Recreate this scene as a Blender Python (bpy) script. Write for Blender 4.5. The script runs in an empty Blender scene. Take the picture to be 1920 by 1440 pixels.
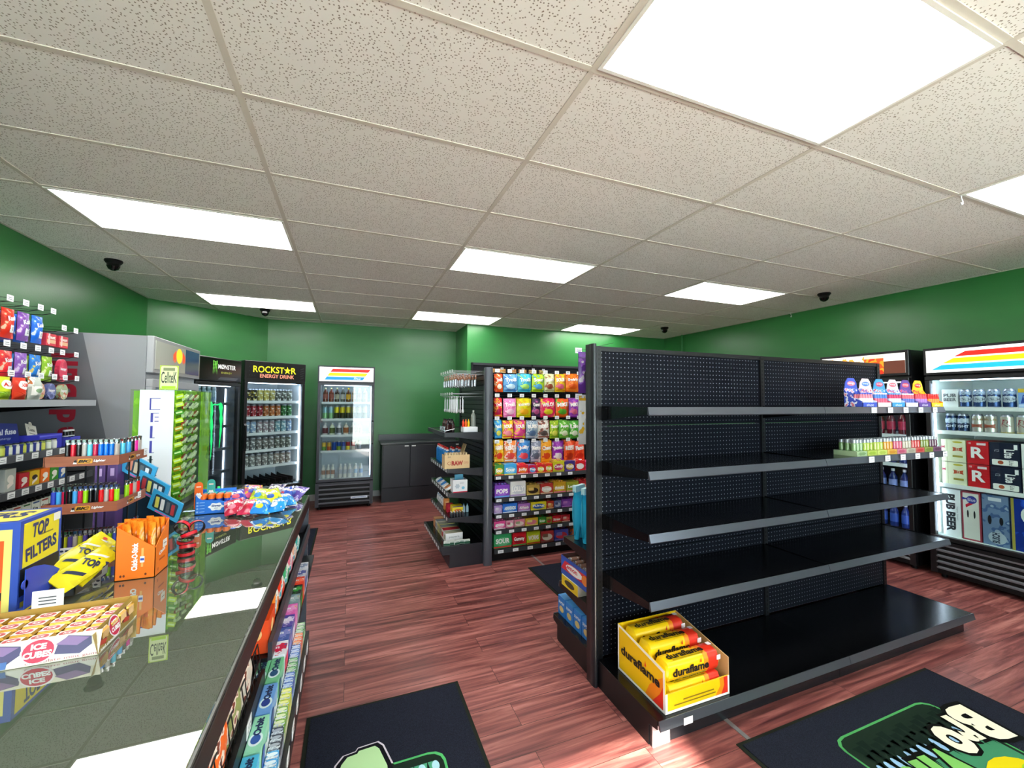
import bpy, math, random
from mathutils import Vector, Matrix
random.seed(7)
PI = math.pi
S = bpy.context.scene
COL = S.collection

# ------------------------------------------------------------------ camera, world, sun, exposure
CAM_H, CEIL = 1.494, 2.695
def make_camera():
    yaw, pit, rol = 0.3728, 0.0429, 0.0040
    fw = Vector((math.sin(yaw)*math.cos(pit), math.cos(yaw)*math.cos(pit), math.sin(pit)))
    r0 = Vector((math.cos(yaw), -math.sin(yaw), 0)); u0 = r0.cross(fw)
    r = r0*math.cos(rol) + u0*math.sin(rol); u = -r0*math.sin(rol) + u0*math.cos(rol)
    cd = bpy.data.cameras.new('camera'); cd.sensor_width = 36; cd.lens = 775.99/1920*36
    cd.clip_start = .05; cd.clip_end = 200
    c = bpy.data.objects.new('camera', cd); COL.objects.link(c)
    m = Matrix((r, u, -fw)).transposed().to_4x4(); m.translation = Vector((0, 0, CAM_H))
    c.matrix_world = m
    S.camera = c
make_camera()
S.view_settings.view_transform = 'Standard'; S.view_settings.look = 'None'
S.view_settings.exposure = 1.0; S.view_settings.gamma = 1; S.view_settings.use_curve_mapping = False
W = bpy.data.worlds.new('sky'); S.world = W; W.use_nodes = True
bg = W.node_tree.nodes['Background']; bg.inputs[0].default_value = (.78, .88, 1, 1); bg.inputs[1].default_value = 7.2
sd = bpy.data.lights.new('sun', 'SUN'); sd.energy = 28; sd.angle = .03; sd.color = (1, .93, .82)
so = bpy.data.objects.new('sun', sd); COL.objects.link(so)
so.rotation_euler = Vector((.17, 1, -.677)).to_track_quat('-Z', 'Y').to_euler(); so.location = (0, -6, 6)
ADDED_WINS = [(1.25, 3.6, .80, 2.45), (-2.15, -1.0, 1.0, 2.45)]     # unseen windows added behind the camera to let daylight in: x0, x1, z0, z1
for x0, x1, z0, z1 in ADDED_WINS+[(.10, .88, 0, 2.12)]:
    pd = bpy.data.lights.new('sky_portal', 'AREA'); pd.shape = 'RECTANGLE'; pd.size = x1-x0; pd.size_y = z1-z0; pd.cycles.is_portal = True
    po = bpy.data.objects.new('sky_portal', pd); COL.objects.link(po); po.location = ((x0+x1)/2, -1.62, (z0+z1)/2); po.rotation_euler = (math.pi/2, 0, 0)
S.cycles.max_bounces = 8; S.cycles.transparent_max_bounces = 16
S.cycles.sample_clamp_indirect = 6
LIGHT = 6.0           # emission of the ceiling panels

# ------------------------------------------------------------------ colours and materials
def lin(h):
    h = h.lstrip('#'); c = [int(h[i:i+2], 16)/255 for i in (0, 2, 4)]
    return tuple(x/12.92 if x <= .04045 else ((x+.055)/1.055)**2.4 for x in c) + (1,)
MC = {}
def new_mat(key):
    m = bpy.data.materials.new(str(key)[:60]); m.use_nodes = True
    return m, m.node_tree.nodes, m.node_tree.links, m.node_tree.nodes['Principled BSDF']
def mt(col, rough=.5, metal=0., spec=.5, coat=0.):
    k = ('m', col, rough, metal, spec, coat)
    if k in MC: return MC[k]
    m, n, l, b = new_mat(k)
    b.inputs['Base Color'].default_value = lin(col); b.inputs['Roughness'].default_value = rough
    b.inputs['Metallic'].default_value = metal; b.inputs['Specular IOR Level'].default_value = spec
    b.inputs['Coat Weight'].default_value = coat; b.inputs['Coat Roughness'].default_value = .05
    MC[k] = m; return m
def em(col, s):
    k = ('e', col, s)
    if k in MC: return MC[k]
    m, n, l, b = new_mat(k)
    b.inputs['Base Color'].default_value = lin(col)
    b.inputs['Emission Color'].default_value = lin(col); b.inputs['Emission Strength'].default_value = s
    MC[k] = m; return m
def pm(c1, c2, c3, sc=30, rough=.35, em_s=0):
    """printed packaging: three inks in irregular patches"""
    k = ('p', c1, c2, c3, sc, rough, em_s)
    if k in MC: return MC[k]
    m, n, l, b = new_mat(k)
    tc = n.new('ShaderNodeTexCoord'); no = n.new('ShaderNodeTexNoise'); no.inputs['Scale'].default_value = sc
    no.inputs['Detail'].default_value = 2
    rp = n.new('ShaderNodeValToRGB'); rp.color_ramp.interpolation = 'CONSTANT'
    e = rp.color_ramp.elements; e[0].position = 0; e[0].color = lin(c1); e[1].position = .53; e[1].color = lin(c2)
    e2 = e.new(.61); e2.color = lin(c3)
    l.new(tc.outputs['Object'], no.inputs['Vector']); l.new(no.outputs['Fac'], rp.inputs['Fac'])
    l.new(rp.outputs['Color'], b.inputs['Base Color']); b.inputs['Roughness'].default_value = rough
    if em_s:
        l.new(rp.outputs['Color'], b.inputs['Emission Color']); b.inputs['Emission Strength'].default_value = em_s
    MC[k] = m; return m
def glass_mat(key, tint='#ffffff', refl=.5, rough=.0, alpha=0.0, acol='#ffffff'):
    k = ('g', key)
    if k in MC: return MC[k]
    m, n, l, b = new_mat(k); n.remove(b); out = n['Material Output']
    tr = n.new('ShaderNodeBsdfTransparent'); tr.inputs[0].default_value = lin(tint)
    gl = n.new('ShaderNodeBsdfGlossy'); gl.inputs['Roughness'].default_value = rough
    fr = n.new('ShaderNodeFresnel'); fr.inputs[0].default_value = 1.45
    mu = n.new('ShaderNodeMath'); mu.operation = 'MULTIPLY'; mu.inputs[1].default_value = refl*2; mu.use_clamp = True
    ge = n.new('ShaderNodeNewGeometry'); inv = n.new('ShaderNodeMath'); inv.operation = 'SUBTRACT'; inv.inputs[0].default_value = 1
    ff = n.new('ShaderNodeMath'); ff.operation = 'MULTIPLY'
    mx = n.new('ShaderNodeMixShader')
    l.new(ge.outputs['Backfacing'], inv.inputs[1]); l.new(mu.outputs[0], ff.inputs[0]); l.new(inv.outputs[0], ff.inputs[1])
    l.new(fr.outputs[0], mu.inputs[0]); l.new(ff.outputs[0], mx.inputs[0]); l.new(tr.outputs[0], mx.inputs[1]); l.new(gl.outputs[0], mx.inputs[2])
    last = mx
    if alpha:
        df = n.new('ShaderNodeBsdfDiffuse'); df.inputs[0].default_value = lin(acol)
        m2 = n.new('ShaderNodeMixShader'); m2.inputs[0].default_value = alpha
        l.new(mx.outputs[0], m2.inputs[1]); l.new(df.outputs[0], m2.inputs[2]); last = m2
    l.new(last.outputs[0], out.inputs['Surface']); MC[k] = m; return m

def wall_mat():
    m, n, l, b = new_mat('green wall')
    tc = n.new('ShaderNodeTexCoord'); no = n.new('ShaderNodeTexNoise'); no.inputs['Scale'].default_value = 60; no.inputs['Detail'].default_value = 4
    n2 = n.new('ShaderNodeTexNoise'); n2.inputs['Scale'].default_value = 1.3
    mp = n.new('ShaderNodeMapping'); mp.inputs['Scale'].default_value = (1, 1, 3)
    rp = n.new('ShaderNodeValToRGB'); e = rp.color_ramp.elements
    e[0].color = lin('#2a7037'); e[1].color = lin('#307a3b'); e[0].position = .3; e[1].position = .7
    bp = n.new('ShaderNodeBump'); bp.inputs['Strength'].default_value = .25; bp.inputs['Distance'].default_value = .002
    l.new(tc.outputs['Object'], mp.inputs[0]); l.new(mp.outputs[0], n2.inputs[0]); l.new(tc.outputs['Object'], no.inputs[0])
    l.new(n2.outputs[0], rp.inputs[0]); l.new(rp.outputs[0], b.inputs['Base Color'])
    l.new(no.outputs[0], bp.inputs['Height']); l.new(bp.outputs[0], b.inputs['Normal'])
    b.inputs['Roughness'].default_value = .33; b.inputs['Specular IOR Level'].default_value = .55
    return m
def floor_mat():
    m, n, l, b = new_mat('cherry planks')
    tc = n.new('ShaderNodeTexCoord')
    br = n.new('ShaderNodeTexBrick'); br.offset = .37; br.squash = 1
    br.inputs['Color1'].default_value = (0, 0, 0, 1); br.inputs['Color2'].default_value = (1, 1, 1, 1); br.inputs['Mortar'].default_value = (.5, .5, .5, 1)
    br.inputs['Scale'].default_value = 1; br.inputs['Mortar Size'].default_value = .0012; br.inputs['Brick Width'].default_value = 1.22; br.inputs['Row Height'].default_value = .152
    mp = n.new('ShaderNodeMapping'); mp.inputs['Scale'].default_value = (1.0, 16, 1)
    off = n.new('ShaderNodeVectorMath'); off.operation = 'MULTIPLY_ADD'; off.inputs[1].default_value = (7, 3, 5)
    no = n.new('ShaderNodeTexNoise'); no.inputs['Scale'].default_value = 1.6; no.inputs['Detail'].default_value = 7; no.inputs['Roughness'].default_value = .62; no.inputs['Distortion'].default_value = .7
    l.new(tc.outputs['Object'], br.inputs['Vector']); l.new(tc.outputs['Object'], mp.inputs[0])
    l.new(br.outputs['Color'], off.inputs[0]); l.new(mp.outputs[0], off.inputs[2]); l.new(off.outputs[0], no.inputs['Vector'])
    rp = n.new('ShaderNodeValToRGB'); e = rp.color_ramp.elements
    e[0].position = .30; e[0].color = lin('#4a2426'); e[1].position = .72; e[1].color = lin('#c98a82')
    x = e.new(.45); x.color = lin('#7c4442'); x = e.new(.56); x.color = lin('#9f605a')
    l.new(no.outputs[0], rp.inputs[0])
    mx = n.new('ShaderNodeMix'); mx.data_type = 'RGBA'; mx.blend_type = 'MULTIPLY'; mx.inputs[0].default_value = 1
    r2 = n.new('ShaderNodeValToRGB'); r2.color_ramp.elements[0].color = (.72, .66, .66, 1); r2.color_ramp.elements[1].color = (1, 1, 1, 1)
    l.new(br.outputs['Color'], r2.inputs[0]); l.new(rp.outputs[0], mx.inputs[6]); l.new(r2.outputs[0], mx.inputs[7])
    m2 = n.new('ShaderNodeMix'); m2.data_type = 'RGBA'; m2.inputs[7].default_value = lin('#2a1210')
    l.new(br.outputs['Fac'], m2.inputs[0]); l.new(mx.outputs[2], m2.inputs[6]); l.new(m2.outputs[2], b.inputs['Base Color'])
    b.inputs['Roughness'].default_value = .36
    bp = n.new('ShaderNodeBump'); bp.inputs['Strength'].default_value = .12; bp.inputs['Distance'].default_value = .002
    l.new(no.outputs[0], bp.inputs['Height']); l.new(bp.outputs[0], b.inputs['Normal'])
    return m
def tile_mat():
    m, n, l, b = new_mat('acoustic tile')
    tc = n.new('ShaderNodeTexCoord')
    vo = n.new('ShaderNodeTexVoronoi'); vo.inputs['Scale'].default_value = 75; vo.voronoi_dimensions = '2D'
    lt = n.new('ShaderNodeMath'); lt.operation = 'LESS_THAN'; lt.inputs[1].default_value = .19
    no = n.new('ShaderNodeTexNoise'); no.inputs['Scale'].default_value = 35
    g = n.new('ShaderNodeMath'); g.operation = 'GREATER_THAN'; g.inputs[1].default_value = .45
    mu = n.new('ShaderNodeMath'); mu.operation = 'MULTIPLY'
    mx = n.new('ShaderNodeMix'); mx.data_type = 'RGBA'; mx.inputs[6].default_value = lin('#ebe8e4'); mx.inputs[7].default_value = lin('#948b80')
    for q in (vo, no): l.new(tc.outputs['Object'], q.inputs['Vector'])
    l.new(vo.outputs['Distance'], lt.inputs[0]); l.new(no.outputs[0], g.inputs[0]); l.new(lt.outputs[0], mu.inputs[0]); l.new(g.outputs[0], mu.inputs[1])
    l.new(mu.outputs[0], mx.inputs[0]); l.new(mx.outputs[2], b.inputs['Base Color']); b.inputs['Roughness'].default_value = .95
    b.inputs['Specular IOR Level'].default_value = .1
    return m
def peg_mat(axis='X', col='#101219', dot='#6a6e78', sp=.0254, r=.12):
    k = ('peg', axis, col)
    if k in MC: return MC[k]
    m, n, l, b = new_mat(k)
    tc = n.new('ShaderNodeTexCoord'); se = n.new('ShaderNodeSeparateXYZ'); l.new(tc.outputs['Object'], se.inputs[0])
    def cell(o):
        a = n.new('ShaderNodeMath'); a.operation = 'DIVIDE'; a.inputs[1].default_value = sp; l.new(o, a.inputs[0])
        f = n.new('ShaderNodeMath'); f.operation = 'FRACT'; l.new(a.outputs[0], f.inputs[0])
        s = n.new('ShaderNodeMath'); s.operation = 'SUBTRACT'; s.inputs[1].default_value = .5; l.new(f.outputs[0], s.inputs[0])
        p = n.new('ShaderNodeMath'); p.operation = 'POWER'; p.inputs[1].default_value = 2; l.new(s.outputs[0], p.inputs[0]); return p.outputs[0]
    ad = n.new('ShaderNodeMath'); ad.operation = 'ADD'; l.new(cell(se.outputs[axis]), ad.inputs[0]); l.new(cell(se.outputs['Z']), ad.inputs[1])
    lt = n.new('ShaderNodeMath'); lt.operation = 'LESS_THAN'; lt.inputs[1].default_value = r*r; l.new(ad.outputs[0], lt.inputs[0])
    mx = n.new('ShaderNodeMix'); mx.data_type = 'RGBA'; mx.inputs[6].default_value = lin(col); mx.inputs[7].default_value = lin(dot)
    l.new(lt.outputs[0], mx.inputs[0]); l.new(mx.outputs[2], b.inputs['Base Color']); b.inputs['Roughness'].default_value = .42; b.inputs['Specular IOR Level'].default_value = .05
    MC[k] = m; return m
def wood_mat(key, c1, c2, sc=(2, 30, 30), rough=.45):
    if key in MC: return MC[key]
    m, n, l, b = new_mat(key)
    tc = n.new('ShaderNodeTexCoord'); mp = n.new('ShaderNodeMapping'); mp.inputs['Scale'].default_value = sc
    no = n.new('ShaderNodeTexNoise'); no.inputs['Scale'].default_value = 2; no.inputs['Detail'].default_value = 6
    rp = n.new('ShaderNodeValToRGB'); e = rp.color_ramp.elements; e[0].color = lin(c1); e[1].color = lin(c2); e[0].position = .35; e[1].position = .65
    l.new(tc.outputs['Object'], mp.inputs[0]); l.new(mp.outputs[0], no.inputs[0]); l.new(no.outputs[0], rp.inputs[0]); l.new(rp.outputs[0], b.inputs['Base Color'])
    b.inputs['Roughness'].default_value = rough; MC[key] = m; return m
def mat_carpet():
    m, n, l, b = new_mat('mat carpet')
    tc = n.new('ShaderNodeTexCoord'); no = n.new('ShaderNodeTexNoise'); no.inputs['Scale'].default_value = 420; no.inputs['Detail'].default_value = 2
    rp = n.new('ShaderNodeValToRGB'); e = rp.color_ramp.elements; e[0].color = lin('#0c0e14'); e[1].color = lin('#2c3040'); e[0].position = .3; e[1].position = .75
    l.new(tc.outputs['Object'], no.inputs[0]); l.new(no.outputs[0], rp.inputs[0]); l.new(rp.outputs[0], b.inputs['Base Color'])
    b.inputs['Roughness'].default_value = .95; b.inputs['Specular IOR Level'].default_value = .1; return m

BLK = mt('#0e0f12', .38, 0, .35); BLK2 = mt('#07080a', .5, 0, .3); STEEL = mt('#a9aeb8', .28, .7); WHITE = mt('#f2f3f4', .5)
TAG = mt('#f5f7fa', .4); DGREY = mt('#2c2f35', .4); CHROME = mt('#d5d8dd', .15, 1.)
SHELF = mt('#08090b', .2, 0, .4); RAILG = mt('#5a5d66', .3, .6)
WALL, FLOOR, TILE, CARPET = wall_mat(), floor_mat(), tile_mat(), mat_carpet()
CLEAR = glass_mat('clear', '#f4f8f6', .5); 
DOORGLASS = glass_mat('cooler door', '#eef4f4', .55)

# ------------------------------------------------------------------ mesh builder
TXT = {}
def text_geo(s, bold):
    k = (s, bold)
    if k not in TXT:
        cu = bpy.data.curves.new('t', 'FONT'); cu.body = s; cu.size = 1; cu.offset = bold; cu.resolution_u = 3
        ob = bpy.data.objects.new('t', cu); me = bpy.data.meshes.new_from_object(ob)
        vs = [v.co.copy() for v in me.vertices]; fs = [tuple(p.vertices) for p in me.polygons]
        bpy.data.objects.remove(ob); bpy.data.curves.remove(cu); bpy.data.meshes.remove(me)
        if vs:
            x0 = min(v.x for v in vs); x1 = max(v.x for v in vs); y0 = min(v.y for v in vs); y1 = max(v.y for v in vs)
            vs = [((v.x-x0)/(x1-x0+1e-9)-.5, (v.y-y0)/(y1-y0+1e-9)-.5) for v in vs]
        TXT[k] = (vs, fs)
    return TXT[k]
STAR = [(math.sin(i*PI/5)*(.5 if i % 2 == 0 else .2), math.cos(i*PI/5)*(.5 if i % 2 == 0 else .2)) for i in range(10)]
ELL = [(.5*math.cos(i*PI/9), .5*math.sin(i*PI/9)) for i in range(18)]
RECT = [(-.5, -.5), (.5, -.5), (.5, .5), (-.5, .5)]
RR = []
for cx, cy, a0 in ((.4, .4, 0), (-.4, .4, 90), (-.4, -.4, 180), (.4, -.4, 270)):
    for a in (0, 30, 60, 90): RR.append((cx+.1*math.cos(math.radians(a0+a)), cy+.1*math.sin(math.radians(a0+a))))
TRI = [(-.5, -.5), (.5, -.5), (0, .5)]
CLOUD = [( .5*(1+.13*math.cos(6*t))*math.cos(t), .45*(1+.13*math.cos(6*t))*math.sin(t)) for t in [i*PI/24 for i in range(48)]]
BOW = [(-.5, -.5), (0, -.25), (.5, -.5), (.42, 0), (.5, .5), (0, .25), (-.5, .5), (-.42, 0)]
PARA = [(-.5, -.5), (.36, -.5), (.5, .5), (-.36, .5)]
SHAPES = dict(rect=RECT, ell=ELL, star=STAR, rr=RR, tri=TRI, cloud=CLOUD, bow=BOW, para=PARA)

class G:
    def __init__(s): s.v = []; s.f = []; s.mi = []; s.ms = []; s.sm = []; s.T = None
    def m(s, mat):
        if mat not in s.ms: s.ms.append(mat)
        return s.ms.index(mat)
    def add(s, vs, fs, mat, smooth=False):
        b = len(s.v)
        for v in vs:
            v = Vector(v); s.v.append(s.T @ v if s.T else v)
        i = s.m(mat)
        for f in fs: s.f.append([b+k for k in f]); s.mi.append(i); s.sm.append(smooth)
        return s
    def box(s, x0, x1, y0, y1, z0, z1, mat, bev=0):
        if bev:
            return s.prism_r(x0, x1, y0, y1, z0, z1, mat, bev)
        v = [(x, y, z) for z in (z0, z1) for y in (y0, y1) for x in (x0, x1)]
        return s.add(v, [(0, 2, 3, 1), (4, 5, 7, 6), (0, 1, 5, 4), (2, 6, 7, 3), (0, 4, 6, 2), (1, 3, 7, 5)], mat)
    def prism_r(s, x0, x1, y0, y1, z0, z1, mat, b):
        # box with chamfered edges
        v = []; f = []
        import itertools
        idx = {}
        for sx, sy, sz in itertools.product((0, 1), repeat=3):
            X = (x0, x1)[sx]; Y = (y0, y1)[sy]; Z = (z0, z1)[sz]; dx = b*(1-2*sx); dy = b*(1-2*sy); dz = b*(1-2*sz)
            idx[sx, sy, sz] = len(v); v += [(X, Y+dy, Z+dz), (X+dx, Y, Z+dz), (X+dx, Y+dy, Z)]
        I = lambda a, c, d, k: idx[a, c, d]+k
        for a in (0, 1):
            q = [I(a, 0, 0, 0), I(a, 1, 0, 0), I(a, 1, 1, 0), I(a, 0, 1, 0)]; f.append(q if a else q[::-1])
            q = [I(0, a, 0, 1), I(1, a, 0, 1), I(1, a, 1, 1), I(0, a, 1, 1)]; f.append(q[::-1] if a else q)
            q = [I(0, 0, a, 2), I(1, 0, a, 2), I(1, 1, a, 2), I(0, 1, a, 2)]; f.append(q if a else q[::-1])
        for a in (0, 1):
            for c in (0, 1):
                f.append([I(a, c, 0, 0), I(a, c, 0, 1), I(a, c, 1, 1), I(a, c, 1, 0)])
                f.append([I(a, 0, c, 0), I(a, 0, c, 2), I(a, 1, c, 2), I(a, 1, c, 0)])
                f.append([I(0, a, c, 1), I(0, a, c, 2), I(1, a, c, 2), I(1, a, c, 1)])
        for a, c, d in itertools.product((0, 1), repeat=3): f.append([I(a, c, d, 0), I(a, c, d, 1), I(a, c, d, 2)])
        return s.add(v, f, mat)
    def poly(s, pts, mat): return s.add(pts, [tuple(range(len(pts)))], mat)
    def prism(s, pts, axis, a0, a1, mat, smooth=False):
        n = len(pts)
        def P(p, a): return (a, p[0], p[1]) if axis == 'x' else ((p[0], a, p[1]) if axis == 'y' else (p[0], p[1], a))
        vs = [P(p, a0) for p in pts]+[P(p, a1) for p in pts]
        s.add(vs, [tuple(range(n)), tuple(range(2*n-1, n-1, -1))], mat)
        s.add(vs, [(i, (i+1) % n, n+(i+1) % n, n+i) for i in range(n)], mat, smooth); return s
    def cyl(s, p0, p1, r, mat, n=10, r2=None, cap=True):
        p0, p1 = Vector(p0), Vector(p1); d = (p1-p0).normalized()
        a = d.cross(Vector((0, 0, 1)) if abs(d.z) < .9 else Vector((1, 0, 0))).normalized(); b = d.cross(a); r2 = r if r2 is None else r2
        vs = [p0+(a*math.cos(t)+b*math.sin(t))*r for t in [2*PI*i/n for i in range(n)]]+[p1+(a*math.cos(t)+b*math.sin(t))*r2 for t in [2*PI*i/n for i in range(n)]]
        s.add(vs, [(i, (i+1) % n, n+(i+1) % n, n+i) for i in range(n)], mat, True)
        if cap: s.add(vs, [tuple(range(n-1, -1, -1)), tuple(range(n, 2*n))], mat)
        return s
    def tube(s, pts, r, mat, n=6):
        for a, b in zip(pts, pts[1:]): s.cyl(a, b, r, mat, n)
        return s
    def lathe(s, prof, mats, cx=0, cy=0, z0=0, n=16):
        """prof [(r,z)], mats one material or one per segment"""
        vs = [(cx+r*math.cos(2*PI*i/n), cy+r*math.sin(2*PI*i/n), z0+z) for r, z in prof for i in range(n)]
        for j in range(len(prof)-1):
            m = mats[j] if isinstance(mats, (list, tuple)) else mats
            b = len(s.v)
            s.add(vs[j*n:(j+2)*n], [(i, (i+1) % n, n+(i+1) % n, n+i) for i in range(n)], m, True)
        ml = mats if not isinstance(mats, (list, tuple)) else mats[-1]
        if prof[-1][0] > 0: s.add(vs[-n:], [tuple(range(n))], ml)
        m0 = mats if not isinstance(mats, (list, tuple)) else mats[0]
        if prof[0][0] > 0: s.add(vs[:n], [tuple(range(n-1, -1, -1))], m0)
        return s
    def flat(s, what, o, u, v, w, h, mat, rot=0, bold=.0, skew=0, bend=None):
        """a flat print: text or a named shape, centred at o, u/v its right and up"""
        o, u, v = Vector(o), Vector(u), Vector(v)
        if isinstance(what, str) and what in SHAPES: pts, fs = SHAPES[what], None
        elif isinstance(what, str): pts, fs = text_geo(what[1:] if what[0] == '=' else what, bold)
        else: pts, fs = what, None
        if not pts: return s
        if bend and fs is None:
            o2 = []
            for i in range(len(pts)):
                (ax, ay), (bx, by) = pts[i], pts[(i+1) % len(pts)]; m_ = 4 if len(pts) < 9 else 1
                o2 += [(ax+(bx-ax)*k/m_, ay+(by-ay)*k/m_) for k in range(m_)]
            n = len(o2); pts = [(x*k/4, y*k/4) for k in (1, 2, 3, 4) for x, y in o2]
            fs = [tuple(range(n))]+[(k*n+i, k*n+(i+1) % n, (k+1)*n+(i+1) % n, (k+1)*n+i) for k in range(3) for i in range(n)]
        c, q = math.cos(rot), math.sin(rot); out = []
        for x, y in pts:
            X = (x+skew*y)*w; Y = y*h; X, Y = X*c-Y*q, X*q+Y*c
            p = o+u*X+v*Y
            if bend: p = bend(p)
            out.append(p)
        if fs is None: fs = [tuple(range(len(pts)))]
        return s.add(out, fs, mat)
    def obj(s, name, parent=None, loc=(0, 0, 0), rz=0):
        me = bpy.data.meshes.new(name); me.from_pydata([tuple(v) for v in s.v], [], s.f)
        for m in s.ms: me.materials.append(m)
        me.polygons.foreach_set('material_index', s.mi); me.polygons.foreach_set('use_smooth', s.sm)
        me.validate(); me.update()
        o = bpy.data.objects.new(name, me); COL.objects.link(o)
        if parent: o.parent = parent
        o.location = loc; o.rotation_euler = (0, 0, rz); return o

def tag(o, label, cat, group=None):
    o['label'] = label; o['category'] = cat
    if group: o['group'] = group
    return o
def thing(name, label, cat, loc=(0, 0, 0), rz=0, group=None):
    o = bpy.data.objects.new(name, None); o.empty_display_size = .05; COL.objects.link(o); o.location = loc; o.rotation_euler = (0, 0, rz)
    return tag(o, label, cat, group)
def struct(g, name, parent=None):
    o = g.obj(name, parent)
    if not parent: o['kind'] = 'structure'
    return o
def kids(o): return list(o.children)
def dup(src, loc, rz=0, label=None, group=None, parent=None, rot=None):
    c = src.copy(); COL.objects.link(c); c.location = loc; c.rotation_euler = rot or (0, 0, rz)
    if label: c['label'] = label
    if group: c['group'] = group
    if parent: c.parent = parent
    for ch in kids(src):
        d = ch.copy(); COL.objects.link(d); d.parent = c
        for g2 in kids(ch):
            e = g2.copy(); COL.objects.link(e); e.parent = d
    return c
PROTO = {}
def place(key, make, name, label, cat, loc, rz=0, group=None, rot=None):
    """first use of a kind builds its mesh, later uses share it"""
    if key in PROTO:
        o = bpy.data.objects.new(name, PROTO[key]); COL.objects.link(o)
    else:
        o = make().obj(name); PROTO[key] = o.data
    o.location = loc; o.rotation_euler = rot or (0, 0, rz)
    return tag(o, label, cat, group)
ORD = ['first', 'second', 'third', 'fourth', 'fifth', 'sixth', 'seventh', 'eighth', 'ninth', 'tenth', 'eleventh', 'twelfth', 'thirteenth', 'fourteenth', 'fifteenth', 'sixteenth', 'seventeenth', 'eighteenth', 'nineteenth', 'twentieth']

X_, Y_, Z_ = Vector((1, 0, 0)), Vector((0, 1, 0)), Vector((0, 0, 1))
def carton(w, d, h, mats, prints=(), top_open=False, t=.003):
    """box on its base centre, front towards -y; mats: one or dict F,B,L,R,T ; prints (face, what, cx, cy, w, h, mat, rot, bold)"""
    g = G()
    M = (lambda k: mats.get(k, mats.get('*'))) if isinstance(mats, dict) else (lambda k: mats)
    a, b = w/2, d/2
    g.poly([(-a, -b, 0), (a, -b, 0), (a, -b, h), (-a, -b, h)], M('F')); g.poly([(a, b, 0), (-a, b, 0), (-a, b, h), (a, b, h)], M('B'))
    g.poly([(-a, b, 0), (-a, -b, 0), (-a, -b, h), (-a, b, h)], M('L')); g.poly([(a, -b, 0), (a, b, 0), (a, b, h), (a, -b, h)], M('R'))
    g.poly([(-a, b, 0), (a, b, 0), (a, -b, 0), (-a, -b, 0)], M('B'))
    if not top_open: g.poly([(-a, -b, h), (a, -b, h), (a, b, h), (-a, b, h)], M('T'))
    else:
        z = .004
        for q in ([(-a+t, -b+t), (a-t, -b+t)], [(a-t, -b+t), (a-t, b-t)], [(a-t, b-t), (-a+t, b-t)], [(-a+t, b-t), (-a+t, -b+t)]):
            (x0, y0), (x1, y1) = q; g.poly([(x1, y1, z), (x0, y0, z), (x0, y0, h), (x1, y1, h)], M('I') or M('B'))
        g.poly([(-a+t, -b+t, z), (a-t, -b+t, z), (a-t, b-t, z), (-a+t, b-t, z)], M('I') or M('B'))
    add_prints(g, w, d, h, prints); return g
def add_prints(g, w, d, h, prints):
    a, b = w/2, d/2; n = 0
    for p in prints:
        p = list(p)+[0, 0][:max(0, 9-len(p))]
        face, what, cx, cy, pw, ph, mat, rot, bold = (p+[0, 0])[:9]
        n += 1; e = .0006+.00025*n
        fr = {'F': ((-a, -b-e, 0), X_, Z_, w, h), 'R': ((a+e, -b, 0), Y_, Z_, d, h), 'L': ((-a-e, b, 0), -Y_, Z_, d, h),
              'B': ((a, b+e, 0), -X_, Z_, w, h), 'T': ((-a, -b, h+e), X_, Y_, w, d)}[face]
        o, u, v, fw_, fh_ = fr
        c = Vector(o)+u*(cx*fw_)+v*(cy*fh_)
        if isinstance(mat, str): mat = mt(mat, .45)
        g.flat(what, c, u, v, pw*fw_, ph*fh_, mat, rot, bold)
def bag(w, h, t, mat, prints=(), crimp=.05, crmat=None, seed=0):
    """pillow pouch hanging from its top seal, base centre at origin, front towards -y"""
    g = G(); rnd = random.Random(seed); nx, nz = 10, 12
    ph = rnd.random()*6
    def dep(x, z):
        u, v = x/w+.5, z/h
        if v < crimp or v > 1-crimp: return .0015
        vv = (v-crimp)/(1-2*crimp)
        f = max(0, 1-abs(2*u-1)**2.6)*max(0, 1-abs(2*vv-1)**3.2)
        return .0015+t/2*f*(1+.16*math.sin(9*u+ph)*math.cos(7*v+ph))
    for sgn in (-1, 1):
        vs = []
        for j in range(nz+1):
            z = h*j/nz
            for i in range(nx+1):
                x = w*(i/nx-.5); pinch = 1-.06*math.sin(PI*j/nz)*0+(.012*math.sin(5*j+ph))
                vs.append((x*pinch, sgn*dep(x, z), z))
        fs = []
        for j in range(nz):
            for i in range(nx):
                a = j*(nx+1)+i; q = (a, a+1, a+nx+2, a+nx+1); fs.append(q if sgn < 0 else q[::-1])
        g.add(vs, fs, mat, True)
    for k, p in enumerate(prints):
        what, cx, cz, pw, ph_, col = p[:6]; rot = p[6] if len(p) > 6 else 0; bold = p[7] if len(p) > 7 else .02
        m = mt(col, .35) if isinstance(col, str) else col
        e = .0012+.0004*k
        g.flat(what, ((cx-.5)*w, 0, cz*h), X_, Z_, pw*w, ph_*h, m, rot, bold, bend=lambda q: Vector((q.x, -dep(q.x, q.z)-e, q.z)))
    return g
def can(r=.033, h=.155, body=None, top=STEEL, band=None):
    g = G()
    body = body or STEEL
    g.lathe([(r*.78, 0), (r, h*.05), (r, h*.45), (r, h*.88), (r*.8, h*.97), (r*.82, h), (r*.74, h*.985)], [top, band or body, body, top, top, top], n=14)
    return g
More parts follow.
